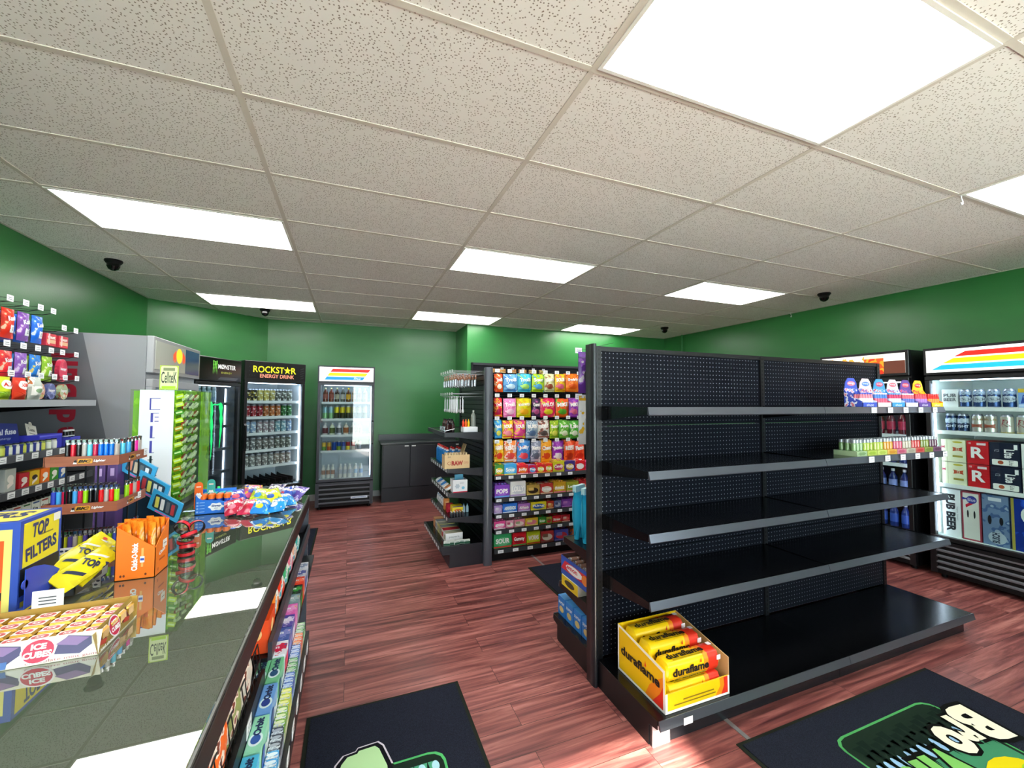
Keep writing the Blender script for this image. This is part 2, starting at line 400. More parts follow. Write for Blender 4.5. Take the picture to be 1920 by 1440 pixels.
def bottle(h, r, liquid, cap, label=None, neck=.36, labz=(.2, .55)):
    if isinstance(neck, tuple): neck, labz = (labz if isinstance(labz, float) else .36), neck
    g = G(); rn = r*neck
    prof = [(r*.85, 0), (r, h*.04), (r, h*labz[0]), (r*1.01, h*labz[0]+.0005), (r*1.01, h*labz[1]), (r, h*labz[1]+.0005), (r*.95, h*.66), (rn, h*.86), (rn, h*.9)]
    lb = label or liquid
    g.lathe(prof, [liquid, liquid, lb, lb, lb, liquid, liquid, liquid], n=14)
    g.lathe([(rn*1.15, h*.9), (rn*1.15, h), (rn*.9, h+.0005)], cap, n=12)
    return g

# ================================================================== THE ROOM
XL, XR, YB, YP, YF = -2.236, 5.50, 6.93, 6.19, -1.5
PX = 1.675; DGX = -1.14; DGY = 6.05
g = G(); g.box(XL-.1, XR+.1, YF-.1, YB+.1, -.05, 0, FLOOR); struct(g, 'floor')
CE_POLY = [(XL, YF), (XR, YF), (XR, YP), (PX, YP), (PX, YB), (DGX, YB), (XL, DGY)]
g = G(); g.prism(CE_POLY, 'z', CEIL, CEIL+.05, TILE); struct(g, 'ceiling')
g = G(); g.box(XL-.1, XL, YF, DGY, 0, CEIL, WALL); struct(g, 'wall_left')
g = G(); g.prism([(XL, DGY), (DGX, YB), (DGX-.06, YB+.09), (XL-.1, DGY+.04)], 'z', 0, CEIL, WALL); struct(g, 'wall_corner')
g = G(); g.box(DGX, PX, YB, YB+.1, 0, CEIL, WALL); struct(g, 'wall_back')
g = G(); g.box(PX, PX+.1, YP+.1, YB+.1, 0, CEIL, WALL); g.box(PX, XR, YP, YP+.1, 0, CEIL, WALL); struct(g, 'wall_rear')
g = G(); g.box(XR, XR+.1, YF, YP+.1, 0, CEIL, WALL); struct(g, 'wall_right')
DX0, DX1, DZ = .10, .88, 2.12
def holes(g, x0, x1, y0, y1, z0, z1, hs, mat):
    x = x0
    for h in sorted(hs):
        if h[0] > x: g.box(x, h[0], y0, y1, z0, z1, mat)
        if h[2] > z0: g.box(h[0], h[1], y0, y1, z0, h[2], mat)
        if h[3] < z1: g.box(h[0], h[1], y0, y1, h[3], z1, mat)
        x = h[1]
    g.box(x, x1, y0, y1, z0, z1, mat)
g = G(); holes(g, XL-.1, XR+.1, YF-.1, YF, 0, CEIL, ADDED_WINS+[(DX0-.05, DX1+.05, 0, DZ+.05)], WALL); struct(g, 'wall_front')
FRM = mt('#8a8d92', .3, .8)
for n, (x0, x1, z0, z1) in enumerate(ADDED_WINS):  # added windows, out of view, bringing daylight up to the ceiling
    g = G(); f = .05
    for q in ((x0, x1, z0, z0+f), (x0, x1, z1-f, z1)): g.box(q[0], q[1], YF-.09, YF-.01, q[2], q[3], FRM)
    k = 3 if n == 0 else 1
    for i in range(k+1):
        xx = x0+(x1-x0-f)*i/k; g.box(xx, xx+f, YF-.09, YF-.01, z0+f, z1-f, FRM)
    g.box(x0+f, x1-f, YF-.053, YF-.047, z0+f, z1-f, glass_mat('entry', '#f6fbf8', .5)); struct(g, f'added_window_{n+1}')
g = G(); g.box(1.05, 9.0, -5.2, YF-.1, 2.75, 2.9, mt('#d8d8d4', .8)); g.box(-7.0, -.75, -5.2, YF-.1, 2.75, 2.9, mt('#d8d8d4', .8)); struct(g, 'added_sun_blocker')  # unseen slabs added to keep sun off the windows, gap left for the door
g = G()
for x in (DX0-.05, DX1): g.box(x, x+.05, YF-.09, YF-.01, 0, DZ+.05, mt('#8a8d92', .3, .8))
g.box(DX0, DX1, YF-.09, YF-.01, DZ, DZ+.05, mt('#8a8d92', .3, .8)); g.box(DX0, DX1, YF-.07, YF-.03, 0, .12, mt('#8a8d92', .3, .8))
g.box(DX0, DX1, YF-.053, YF-.047, .12, DZ, glass_mat('entry', '#f6fbf8', .5)); struct(g, 'door_1')
g = G(); g.box(-14, 16, -26, YF-.1, -.06, -.01, mt('#e8e6e0', .9)); struct(g, 'ground_outside')
# trim
g = G(); bb = mt('#c9ccc8', .5)
g.box(DGX, PX, YB-.012, YB, 0, .09, bb); struct(g, 'baseboard_back')
g = G(); g.box(XR-.012, XR, YF, YP, 0, .09, bb); struct(g, 'baseboard_right')
GRID = mt('#cfc8be', .6); g = G()
GX0, GY0 = .7943, 1.24
for i in range(-2, 4):
    x = GX0+1.2192*i; y1 = YB if x < PX else YP
    if x < DGX: y1 = DGY+(x-XL)*(YB-DGY)/(DGX-XL)
    g.box(x-.012, x+.012, YF, y1, CEIL-.004, CEIL+.001, GRID)
for j in range(-4, 10):
    y = GY0+.6096*j
    if y > YB: continue
    x0 = XL if y < DGY else XL+(y-DGY)*(DGX-XL)/(YB-DGY)
    x1 = XR if y < YP else PX
    g.box(x0, x1, y-.0115, y+.0115, CEIL-.0035, CEIL+.001, GRID)
struct(g, 'trim_1')
g = G()
g.box(XL, XL+.02, YF, DGY, CEIL-.0035, CEIL, GRID); g.box(XR-.02, XR, YF, YP, CEIL-.0035, CEIL, GRID)
g.box(DGX, PX, YB-.02, YB, CEIL-.0035, CEIL, GRID); g.box(PX, XR, YP-.02, YP, CEIL-.0035, CEIL, GRID); struct(g, 'trim_2')
# divider strips in the floor
g = G(); g.box(1.668, 1.690, .2, 6.1, 0, .003, mt('#a9a7a8', .35, .6)); struct(g, 'trim_3')

# ------------------------------------------------------------------ ceiling light panels
LM = em('#fffdf8', LIGHT)
def light_panel(i, j, lab):
    x0, y0 = GX0+1.2192*i, GY0+.6096*j
    t = thing('ceiling_light', lab, 'ceiling light', (x0+.6096, y0+.3048, CEIL), 0, 'ceiling light panels')
    if 'lp' not in PROTO:
        g = G(); a, b = .5976, .2928
        for q in ((-a, a, -b, -b+.014), (-a, a, b-.014, b), (-a, -a+.014, -b+.014, b-.014), (a-.014, a, -b+.014, b-.014)):
            g.box(*q, -.008, -.0002, mt('#e8e6e0', .4))
        PROTO['lf'] = g.obj('frame', t).data
        g = G(); g.box(-a+.014, a-.014, -b+.014, b-.014, -.005, -.001, LM); PROTO['lp'] = g.obj('diffuser', t).data
    else:
        for n_, k in (('frame', 'lf'), ('diffuser', 'lp')):
            o = bpy.data.objects.new(n_, PROTO[k]); COL.objects.link(o); o.parent = t
for i, j, lab in (
    (0, -1, 'largest bright ceiling light panel, straight above the empty black shelving aisle'),
    (-2, 3, 'bright ceiling light panel over the sales counter, before the white poster display'),
    (-2, 7, 'bright ceiling light panel in front of the two dark energy drink coolers'),
    (0, 3, 'bright ceiling light panel in the middle of the ceiling, above the candy shelves'),
    (0, 7, 'bright ceiling light panel nearest the green wall step at the back'),
    (2, 3, 'bright ceiling light panel above the far side of the empty black shelving'),
    (2, 7, 'bright ceiling light panel above the rear pegboard shelving by the back wall'),
    (2, -1, 'bright ceiling light panel cut by the picture edge over the beer cooler'),
    (-2, -1, 'ceiling light panel over the near end of the counter, seen mirrored in its glass top')):
    light_panel(i, j, lab)

# ------------------------------------------------------------------ dome cameras and small ceiling hooks
def dome(loc, lab):
    t = thing('dome_camera', lab, 'security camera', loc, 0, 'black dome cameras')
    if 'dc1' not in PROTO:
        g = G(); g.lathe([(.06, 0), (.062, -.012), (.05, -.03), (.046, -.034)], BLK2, n=20); PROTO['dc1'] = g.obj('housing', t).data
        g = G(); g.lathe([(.045, -.03), (.044, -.055), (.033, -.078), (.012, -.09), (0.0, -.091)], mt('#08090b', .12), n=20)
        PROTO['dc2'] = g.obj('dome', t).data
    else:
        for n_, k in (('housing', 'dc1'), ('dome', 'dc2')):
            o = bpy.data.objects.new(n_, PROTO[k]); COL.objects.link(o); o.parent = t
dome((-1.914, 4.515, CEIL), 'black dome camera on the ceiling above the tall silver cooler')
dome((-1.062, 6.207, CEIL), 'black dome camera on the ceiling above the two dark energy drink coolers')
dome((4.816, 2.936, CEIL), 'black dome camera on the ceiling near the beer coolers')
dome((4.679, 5.253, CEIL), 'black dome camera on the ceiling in the far back corner')
for loc, lab in (((3.26, 1.235, CEIL), 'small white wire hook hanging from the ceiling grid'), ((5.46, 3.75, CEIL), 'tiny white clip on the ceiling edge above the dark beer cooler')):
    g = G(); g.tube([(0, 0, 0), (0, 0, -.02), (.012, 0, -.035), (.014, 0, -.05), (.002, 0, -.056), (-.006, 0, -.045)], .003, WHITE); g.box(-.015, .015, -.004, .004, -.004, 0, WHITE)
    tag(g.obj('ceiling_hook', None, loc), lab, 'hook')
g = G(); g.cyl((0, 0, 1.75), (0, 0, CEIL-.003), .012, mt('#2b7a3b', .4)); tag(g.obj('wall_conduit', None, (5.46, 5.7, 0)), 'thin green painted pipe running up the corner of the back wall', 'pipe')

# ================================================================== SHELVING
def wg(loc):
    g = G(); g.T = Matrix.Translation(-Vector(loc)); return g
def price_tag(parent, p, w=.055, h=.026, face='y'):
    """p in the parent's own coordinates"""
    k = ('tag', w, h, face)
    if k not in PROTO:
        q = G()
        if face == 'y':
            q.box(-w/2, w/2, -.0012, 0, -h/2, h/2, TAG); q.flat('rect', (0, -.0016, h*.1), X_, Z_, w*.6, h*.12, mt('#8b9099')); q.flat('rect', (0, -.0016, -h*.2), X_, Z_, w*.7, h*.08, mt('#8b9099'))
        elif face == 'x':
            q.box(-.0012, 0, -w/2, w/2, -h/2, h/2, TAG); q.flat('rect', (-.0016, 0, 0), -Y_, Z_, w*.6, h*.12, mt('#8b9099'))
        else:
            q.box(0, .0012, -w/2, w/2, -h/2, h/2, TAG); q.flat('rect', (.0016, 0, h*.1), Y_, Z_, w*.6, h*.12, mt('#8b9099')); q.flat('rect', (.0016, 0, -h*.2), Y_, Z_, w*.7, h*.1, mt('#8b9099'))
        o = q.obj('price_tag', parent, p); PROTO[k] = o.data
    else:
        o = bpy.data.objects.new('price_tag', PROTO[k]); COL.objects.link(o); o.parent = parent; o.location = p
    return o
def shelf_y(root, L, x0, x1, yb, yf, z, rail=RAILG, sag=0, brk=True, name='shelf', drop=.075):
    """shelf whose front faces -y (yf<yb) or +y"""
    g = wg(L); s = -1 if yf < yb else 1
    g.box(x0, x1, min(yb, yf), max(yb, yf), z-.018, z, SHELF)
    if brk:
        for x in (x0-.001, x1-.003): g.prism([(yb, z-drop), (yb, z+.004), (yf, z+.002), (yf, z-.03)], 'x', x, x+.004, SHELF)
    o = g.obj(name, root)
    g = wg(L); y2 = yf+s*.014
    g.prism([(yf, z+.003), (yf+s*.004, z+.004), (y2, z-.032), (y2-s*.004, z-.036), (yf, z-.03)], 'x', x0, x1, rail); r = g.obj('price_rail', o)
    return o

# --- the empty black gondola
L = (2.52, 1.95, 0)
GX = (1.262, 2.516, 3.77)
T = thing('gondola_shelving', 'long black pegboard shelving unit standing nearly empty in the middle of the floor', 'shelving', L)
for k, x in enumerate(GX):
    g = wg(L); g.box(x-.016, x+.016, 1.925, 1.975, .0, 1.80, BLK)
    for z in range(3, 70): g.box(x-.006, x+.006, 1.9244, 1.9255, .02+z*.0254, .033+z*.0254, BLK2)
    g.obj('upright_post', T)
g = wg(L); g.prism([(1.218, 1.93), (1.222, 1.918), (1.232, 1.914), (1.242, 1.918), (1.245, 1.93), (1.245, 1.99), (1.218, 1.99)], 'z', 0, 1.812, mt('#1c1e23', .3), True); o = g.obj('end_cover', T)
PEG = peg_mat('X')
for a, b in ((GX[0]+.016, GX[1]-.016), (GX[1]+.016, GX[2]-.016)):
    for z0, z1 in ((.14, .66), (.664, 1.36), (1.364, 1.775)):
        g = wg(L); g.box(a, b, 1.937, 1.963, z0, z1, PEG); g.obj('back_panel', T)
g = wg(L); g.box(GX[0]-.016, GX[2]+.016, 1.928, 1.972, 1.775, 1.80, BLK); g.obj('top_rail', T)
for s, yf in ((-1, 1.465), (1, 2.435)):
    for a, b in ((GX[0]-.014, GX[1]-.001), (GX[1]+.001, GX[2]+.014)):
        o = shelf_y(T, L, a, b, 1.95+s*.027, yf, .135, brk=False, name='base_deck')
        g = wg(L); g.box(a, b, min(yf-s*.045, yf-s*.06), max(yf-s*.045, yf-s*.06), 0.0, .115, BLK if s > 0 else mt('#1b1d22', .25)); g.obj('kick_plate', T)
    g = wg(L); g.prism([(1.95+s*.02, 0), (yf-s*.06, 0), (yf-s*.06, .09), (yf-s*.005, .10), (yf-s*.005, .135), (1.95+s*.02, .135)], 'x', GX[0]-.018, GX[0]-.014, BLK); g.obj('base_end', T)
    g = wg(L); g.prism([(1.95+s*.02, 0), (yf-s*.06, 0), (yf-s*.06, .09), (yf-s*.005, .10), (yf-s*.005, .135), (1.95+s*.02, .135)], 'x', GX[2]+.014, GX[2]+.018, BLK); g.obj('base_end', T)
g = wg(L); g.box(GX[0]-.013, GX[0]+.08, 1.5035, 1.5095, 0, .105, mt('#c8c8cc', .35, .5)); o = g.obj('kick_plate', T); o['label'] = 'pale metallic corner of the kick plate'  # pale metallic plate laid over the end of the dark kick
for z in (1.468, 1.172, .887, .585):
    for a, b in ((GX[0]+.018, GX[1]-.002), (GX[1]+.002, GX[2]-.018)):
        sh = shelf_y(T, L, a, b, 1.936, 1.555, z)
        rl = sh.children[0]
        if a > 2 and z > 1.1:
            for k in range(6 if z < 1.3 else 5):
                x = (2.96 if z > 1.3 else 2.92)+k*(.165 if z > 1.3 else .16)
                price_tag(rl, (x-L[0], 1.5405-L[1], z-.016-L[2]), .05, .034)
for z in (.64, .34):
    for a, b in ((GX[0]+.018, GX[1]-.002), (GX[1]+.002, GX[2]-.018)):
        shelf_y(T, L, a, b, 1.964, 2.36 if z > .4 else 2.42, z)
sh = T.children
g = wg(L); g.box(1.37, 1.42, 1.4485, 1.4495, .10, .13, TAG); g.obj('price_tag', T)
# pegs on the far side carry bags; hooks are parts
def hook(parent, p, l, tagged=True, face='y', tw=.04, up=.0):
    """single prong with a plate tag, reaching from p along -y (face y), -x (face x) or +x (face X)"""
    k = ('hook', round(l, 3), face, tagged, tw)
    d = {'y': Vector((0, -1, 0)), 'x': Vector((-1, 0, 0)), 'X': Vector((1, 0, 0)), 'Y': Vector((0, 1, 0))}[face]
    if k not in PROTO:
        q = G(); HM = mt('#8a8e94', .3, .8) if face == 'x' else BLK
        q.tube([(0, 0, 0), tuple(d*l*.9), tuple(d*l+Z_*.012)], .0022, HM)
        q.tube([tuple(Z_*.03), tuple(d*l+Z_*.03)], .0012, HM, 5)
        o = q.obj('hook', parent, p); PROTO[k] = o.data
    else:
        o = bpy.data.objects.new('hook', PROTO[k]); COL.objects.link(o); o.parent = parent; o.location = p
    if tagged: price_tag(o, tuple(d*(l+.003)+Z_*.027), tw, tw*.72, face)
    return o

for x, z in ((1.385, 1.80), (1.385, 1.50)):
    h_ = hook(T, (x-L[0], 1.965-L[1], z), .38, False, 'Y'); price_tag(h_, (0, .385, .03), .05, .036, 'y')
# --- candy gondola
L2 = (1.9, 4.13, 0)
T2 = thing('candy_gondola', 'tall black shelving unit covered with candy bags and candy boxes', 'shelving', L2)
CX0, CX1 = 1.275, 2.49
g = wg(L2); g.box(CX0-.02, CX1+.02, 4.11, 4.14, .1, 1.80, peg_mat('X', '#0e0f12', '#26282e')); g.obj('back_panel', T2)
for x in (CX0-.02, CX1): g = wg(L2); g.box(x, x+.022, 4.095, 4.15, 0, 1.81, BLK); g.obj('upright_post', T2)
o = shelf_y(T2, L2, CX0, CX1, 4.11, 3.70, .115, rail=mt('#2a2c30', .4), brk=False, name='base_deck'); deck2 = o
g = wg(L2); g.box(CX0, CX1, 3.745, 3.76, 0, .097, BLK2); g.obj('kick_plate', T2)
g = wg(L2); g.prism([(4.1, 0), (3.75, 0), (3.75, .07), (3.71, .085), (3.71, .115), (4.1, .115)], 'x', CX0-.006, CX0-.001, BLK); g.obj('base_end', T2)
for z in (.792, .586, .437, .292):
    sh = shelf_y(T2, L2, CX0+.004, CX1-.004, 4.11, 3.70 if z < .7 else 3.72, z, rail=mt('#2a2c30', .4))
    yy = (3.70 if z < .7 else 3.72)-.0148
    for k in range(8):
        x = CX0+.04+k*.128
        if x < 2.2: price_tag(sh.children[0], (x-L2[0], yy-L2[1], z-.016), .05, .026)
for k in range(7): price_tag(deck2.children[0], (CX0+.06+k*.15-L2[0], 3.6852-L2[1], .099), .055, .028)
for z in (1.765, 1.528, 1.31, 1.087):
    for k in range(8): hook(T2, (CX0+.035+k*.128-L2[0], 4.11-L2[1], z), .37, tw=.046)

# --- end-of-aisle unit beside it, facing the counter
L3 = (1.17, 4.15, 0)
T3 = thing('end_cap_shelving', 'black slatwall end unit with angled shelves facing the counter', 'shelving', L3)
g = wg(L3); g.box(1.19, 1.215, 3.72, 4.60, .10, 1.79, BLK2)
for k in range(36):
    z = .12+k*.0465; g.prism([(3.72, z), (4.60, z), (4.60, z+.038), (3.72, z+.038)], 'x', 1.178, 1.19, mt('#121317', .3))
g.obj('slatwall_panel', T3)
g = wg(L3); g.prism([(1.165, 3.665), (1.18, 3.652), (1.215, 3.648), (1.238, 3.655), (1.245, 3.68), (1.24, 3.72), (1.17, 3.72)], 'z', 0, 1.815, mt('#4c505a', .32), True); o = g.obj('corner_post', T3); o['label'] = 'grey rounded corner post'
g = wg(L3); g.box(1.17, 1.24, 4.60, 4.66, 0, 1.81, BLK); g.obj('corner_post', T3)
DK = mt('#26282f', .33)
g = wg(L3); g.box(.80, 1.178, 3.74, 4.6, .165, .185, SHELF); g.obj('base_deck', T3)
g = wg(L3); g.prism([(.86, 0), (1.17, 0), (1.17, .19), (.79, .19), (.785, .15), (.80, .12), (.86, .115)], 'y', 3.722, 3.738, DK); g.box(.86, .875, 3.738, 4.6, 0, .165, DK); g.obj('kick_plate', T3)
g = wg(L3); g.box(.775, .797, 3.74, 4.6, .15, .188, DK); dr = g.obj('price_rail', T3)
for k in range(9): price_tag(dr, (.7745-L3[0], 3.80+k*.09-L3[1], .168), .045, .026, 'x')
for z, xf in ((1.205, .82), (.875, .85), (.655, .86), (.435, .86)):
    g = wg(L3); g.box(xf, 1.178, 3.75, 4.58, z-.016, z, SHELF)
    for y in (3.735, 4.58): g.prism([(1.178, z-.075), (1.178, z+.006), (xf, z+.003), (xf, z-.028)], 'y', y, y+.006, DK)
    o = g.obj('shelf', T3); g = wg(L3); g.box(xf-.014, xf-.0005, 3.735, 4.586, z-.034, z+.004, mt('#2a2c30', .4)); r = g.obj('price_rail', o)
    if z < 1:
        for k in range(8): price_tag(r, (xf-.0145-L3[0], 3.79+k*.1-L3[1], z-.015), .042, .026, 'x')
for z, n0, l in ((1.755, 6, .29), (1.54, 6, .29)):
    for k in range(n0): hook(T3, (1.178-L3[0], 3.80+k*.1-L3[1], z), l, face='x', tw=.036)

# --- rear wall shelving, only its top showing
L4 = (2.7, 6.08, 0)
T4 = thing('wall_shelving', 'black pegboard shelving against the green back wall, its top showing above the candy', 'shelving', L4)
for a, b in ((1.74, 2.72), (2.73, 3.72)):
    g = wg(L4); g.box(a, b, 6.08, 6.11, .15, 2.06, peg_mat('X', '#26272b', '#17181b')); g.obj('back_panel', T4)
g = wg(L4); g.box(1.72, 3.74, 6.07, 6.115, 2.055, 2.09, mt('#33343a', .4)); g.obj('top_rail', T4)
for x in (1.725, 2.72, 3.72): g = wg(L4); g.box(x-.012, x+.012, 6.06, 6.115, 0, 2.09, BLK); g.obj('upright_post', T4)
g = wg(L4); g.box(1.73, 3.73, 5.62, 6.08, .0, .15, BLK); g.obj('base_deck', T4)
for z in (.6, 1.0): shelf_y(T4, L4, 1.75, 3.71, 6.08, 5.68, z)
for k in range(6): hook(T4, (1.93+k*.17-L4[0], 6.08-L4[1], 1.96), .3, tw=.045)

# --- black wall unit behind the counter
L5 = (-2.2, 2.4, 0)
T5 = thing('wall_shelving', 'black wall shelving behind the counter with hook rows and pouches', 'shelving', L5)
g = wg(L5); g.box(-2.225, -2.20, .5, 3.66, .1, 2.08, peg_mat('Y', '#0e0f12', '#1f2126')); g.obj('back_panel', T5)
for y in (.5, 1.55, 2.6, 3.64): g = wg(L5); g.box(-2.225, -2.18, y, y+.03, 0, 2.09, BLK); g.obj('upright_post', T5)
g = wg(L5); g.box(-2.2, -1.58, .5, 3.66, 0, .16, BLK); g.obj('base_deck', T5)
def shelf_x(root, L, x0, x1, y0, y1, z, rail, tags=()):
    g = wg(L); g.box(x0, x1, y0, y1, z-.018, z, SHELF)
    for y in (y0, y1-.004): g.prism([(x0, z-.09), (x0, z+.003), (x1, z+.003), (x1, z-.03)], 'y', y, y+.004, SHELF)
    o = g.obj('shelf', root); g = wg(L); g.box(x1, x1+.012, y0, y1, z-.036, z+.003, rail); r = g.obj('price_rail', o)
    for y in tags: price_tag(r, (x1+.0125-L[0], y-L[1], z-.016), .05, .032, 'X')
    return o
shelf_x(T5, L5, -2.19, -1.62, .53, 3.655, 1.492, mt('#b9bcc3', .3, .4))
shelf_x(T5, L5, -2.19, -1.62, .53, 3.655, 1.205, mt('#4c4f55', .4), [2.86+.115*k for k in range(7)])
shelf_x(T5, L5, -2.19, -1.62, .53, 3.655, 1.02, mt('#4c4f55', .4), [2.83+.10*k for k in range(8)])
shelf_x(T5, L5, -2.19, -1.62, .53, 3.655, .84, mt('#4c4f55', .4))
shelf_x(T5, L5, -2.19, -1.62, .53, 3.655, .5, mt('#4c4f55', .4))
for z, ys in ((2.01, (3.018, 3.135, 3.252, 3.365)), (1.925, (3.474, 3.595)), (1.768, (3.013, 3.133, 3.248, 3.364, 3.47, 3.613)), (1.61, (3.055, 3.178, 3.287, 3.406, 3.509, 3.631))):
    for y in ys: hook(T5, (-2.18-L5[0], y-L5[1], z), .475, face='X', tw=.046)

# ================================================================== SALES COUNTER
L6 = (-.6, 1.1, 0)
T6 = thing('sales_counter', 'long dark sales counter with a mirror-like grey glass top', 'counter', L6)
CT = .915
g = wg(L6)
m, n_, l_, b_ = new_mat('counter glass'); b_.inputs['Base Color'].default_value = lin('#4f574c'); b_.inputs['Roughness'].default_value = .012
b_.inputs['Specular IOR Level'].default_value = .9; b_.inputs['IOR'].default_value = 1.6; b_.inputs['Coat Weight'].default_value = 1; b_.inputs['Coat IOR'].default_value = 2.1; b_.inputs['Coat Roughness'].default_value = .01
g.box(-1.08, -.229, -.8, 2.848, CT-.008, CT, m, .0015); g.box(-1.08, -.66, 2.849, 3.36, CT-.008, CT, m, .0015); o = g.obj('glass_top', T6)
g = wg(L6); g.box(-1.09, -.221, -.81, 2.86, CT-.07, CT-.009, mt('#1e0f0e', .4), .001); g.box(-1.09, -.65, 2.861, 3.37, CT-.07, CT-.009, mt('#2a1513', .35), .002)
g.box(-.2285, -.224, -.8, 2.85, CT-.0085, CT-.001, mt('#4a4e48', .3)); g.obj('worktop', T6)
g = wg(L6); g.box(-1.03, -.52, -.75, 2.80, .09, CT-.07, mt('#17181b', .4)); g.obj('cabinet', T6)
g = wg(L6); g.box(-1.0, -.55, -.72, 2.78, 0, .09, BLK2); g.box(-1.0, -.75, 2.86, 3.3, 0, CT-.07, BLK2); g.obj('plinth', T6)
g = wg(L6); g.box(-1.05, -.222, 2.825, 2.855, 0, CT-.07, mt('#484c56', .4)); g.obj('end_panel', T6)
for k, (x, y) in enumerate(((-.284, 2.617), (-.276, 2.77))):
    g = G(); g.box(-.019, .019, -.028, .028, 0, .001, WHITE); g.flat('rect', (0, .004, .0013), X_, Y_, .026, .004, mt('#777b80')); o = g.obj('price_tag', T6, (x-L6[0], y-L6[1], CT))

# --- gum and candy rack below the counter front
L7 = (-.35, 1.4, 0)
T7 = thing('candy_rack', 'black metal candy and gum rack under the front edge of the counter', 'rack', L7)
g = wg(L7); g.box(-.515, -.495, -.3, 2.82, .02, .835, peg_mat('Y', '#0e0f12', '#26282e')); g.obj('back_panel', T7)
g = wg(L7); g.box(-.495, -.20, -.3, 2.80, .0, .10, BLK); g.obj('base_deck', T7)
g = wg(L7); g.box(-.495, -.222, 1.5, 2.82, .688, .70, BLK); g.box(-.222, -.210, 1.5, 2.82, .69, .745, mt('#30333c', .35)); g.obj('shelf', T7)
g = wg(L7); g.box(-.495, -.183, -.3, 2.80, .555, .567, BLK); g.obj('shelf', T7)
g = wg(L7); g.box(-.2, -.150, -.3, 1.95, .50, .512, BLK); g.box(-.1505, -.139, -.3, 1.95, .50, .540, mt('#17181c', .35)); sh = g.obj('lower_shelf', T7)
for k in range(12): price_tag(sh, (-.1385-L7[0], 1.86-k*.11-L7[1], .520), .045, .036, 'X')
g = wg(L7)
for k in range(34):
    y = 1.46-k*.033; g.tube([(-.229, y, .67), (-.243, y, .765)], .0014, BLK, 4)
for z, x in ((.67, -.229), (.72, -.236), (.765, -.243)): g.tube([(x, 1.46, z), (x, .34, z)], .0022, BLK, 5)
g.box(-.495, -.232, .34, 1.46, .664, .668, BLK); g.obj('wire_basket', T7)
g = wg(L7); g.box(-.232, -.221, .34, 1.42, .655, .70, BLK); g.box(-.232, -.221, 1.42, 1.46, .655, .69, BLK); o = g.obj('basket_rail', T7)
price_tag(o, (-.2205-L7[0], 1.24-L7[1], .678), .05, .036, 'X'); price_tag(o, (-.2205-L7[0], 1.0-L7[1], .678), .05, .036, 'X')

# ================================================================== FLOOR MATS
def tri_tree(g, o, u, v, w, h, mat):
    for k in range(4): g.flat('tri', o+v*(h*(-.32+.22*k)), u, v, w*(1-.22*k), h*.42, mat)
MATB = mt('#22261f', .9, 0, .1)
def floor_mat_obj(x0, x1, y0, y1, lab, deco=None):
    cx, cy = (x0+x1)/2, (y0+y1)/2
    t = thing('floor_mat', lab, 'floor mat', (cx, cy, 0), 0)
    g = G(); a, b = (x1-x0)/2, (y1-y0)/2
    g.box(-a, a, -b, b, .0005, .004, MATB); g.obj('rubber_border', t)
    g = G(); g.box(-a+.018, a-.018, -b+.018, b-.018, .004, .009, CARPET); g.obj('pile', t)
    if deco:
        g = G(); deco(g, cx, cy); g.obj('woven_logo', t)
def deco2(g, cx, cy):
    u, v = -X_, -Y_
    def F(what, x, y, w, h, col, k, bold=0, rot=0): g.flat(what, (x-cx, y-cy, .0096+.0003*k), u, v, w, h, mt(col, .9, 0, .1), rot, bold)
    F('rr', 2.35, .955, .715, .575, '#4a9a58', 0); F('rr', 2.35, .955, .695, .555, '#1a2a20', 1); F('rect', 2.35, .86, .66, .32, '#3f8260', 2)
    for k in range(14):
        x = 2.04+k*.047
        F('ell', x, 1.06, .030, .07, '#8fb4d8', 3)
        tri_tree(g, Vector((x+.02-cx, 1.08-cy, .0110)), u, v, .05, .19+.03*math.sin(k*2.1), mt('#10201a', .9, 0, .1))
    for k, x in enumerate((2.2, 2.38)): tri_tree(g, Vector((x-cx, 1.0-cy, .0113)), u, v, .07, .24, mt('#10201a', .9, 0, .1))
    F('ell', 2.52, .83, .30, .22, '#d9c413', 6); F('ell', 2.62, .80, .2, .16, '#9cc02a', 7)
    for ch, x, y, w, h in (('B', 2.745, 1.065, .15, .20), ('r', 2.62, 1.075, .09, .145), ('o', 2.515, 1.05, .125, .15)):
        F('=' + ch, x, y, w*1.22, h*1.2, '#0b0d0b', 8, .09, -.12); F('=' + ch, x, y, w, h, '#efe8cf', 9, .05, -.12)
    for ch, x, w in (('V', 2.35, .15), ('i', 2.25, .05), ('l', 2.19, .05), ('a', 2.10, .12)):
        F('=' + ch, x, .955, w*1.25, .24, '#0b0d0b', 10, .09, -.12); F('=' + ch, x, .955, w, .20, '#79b860', 11, .05, -.12)
floor_mat_obj(1.60, 3.05, .48, 1.386, 'black floor mat with woven landscape logo in front of the empty shelving', deco2)
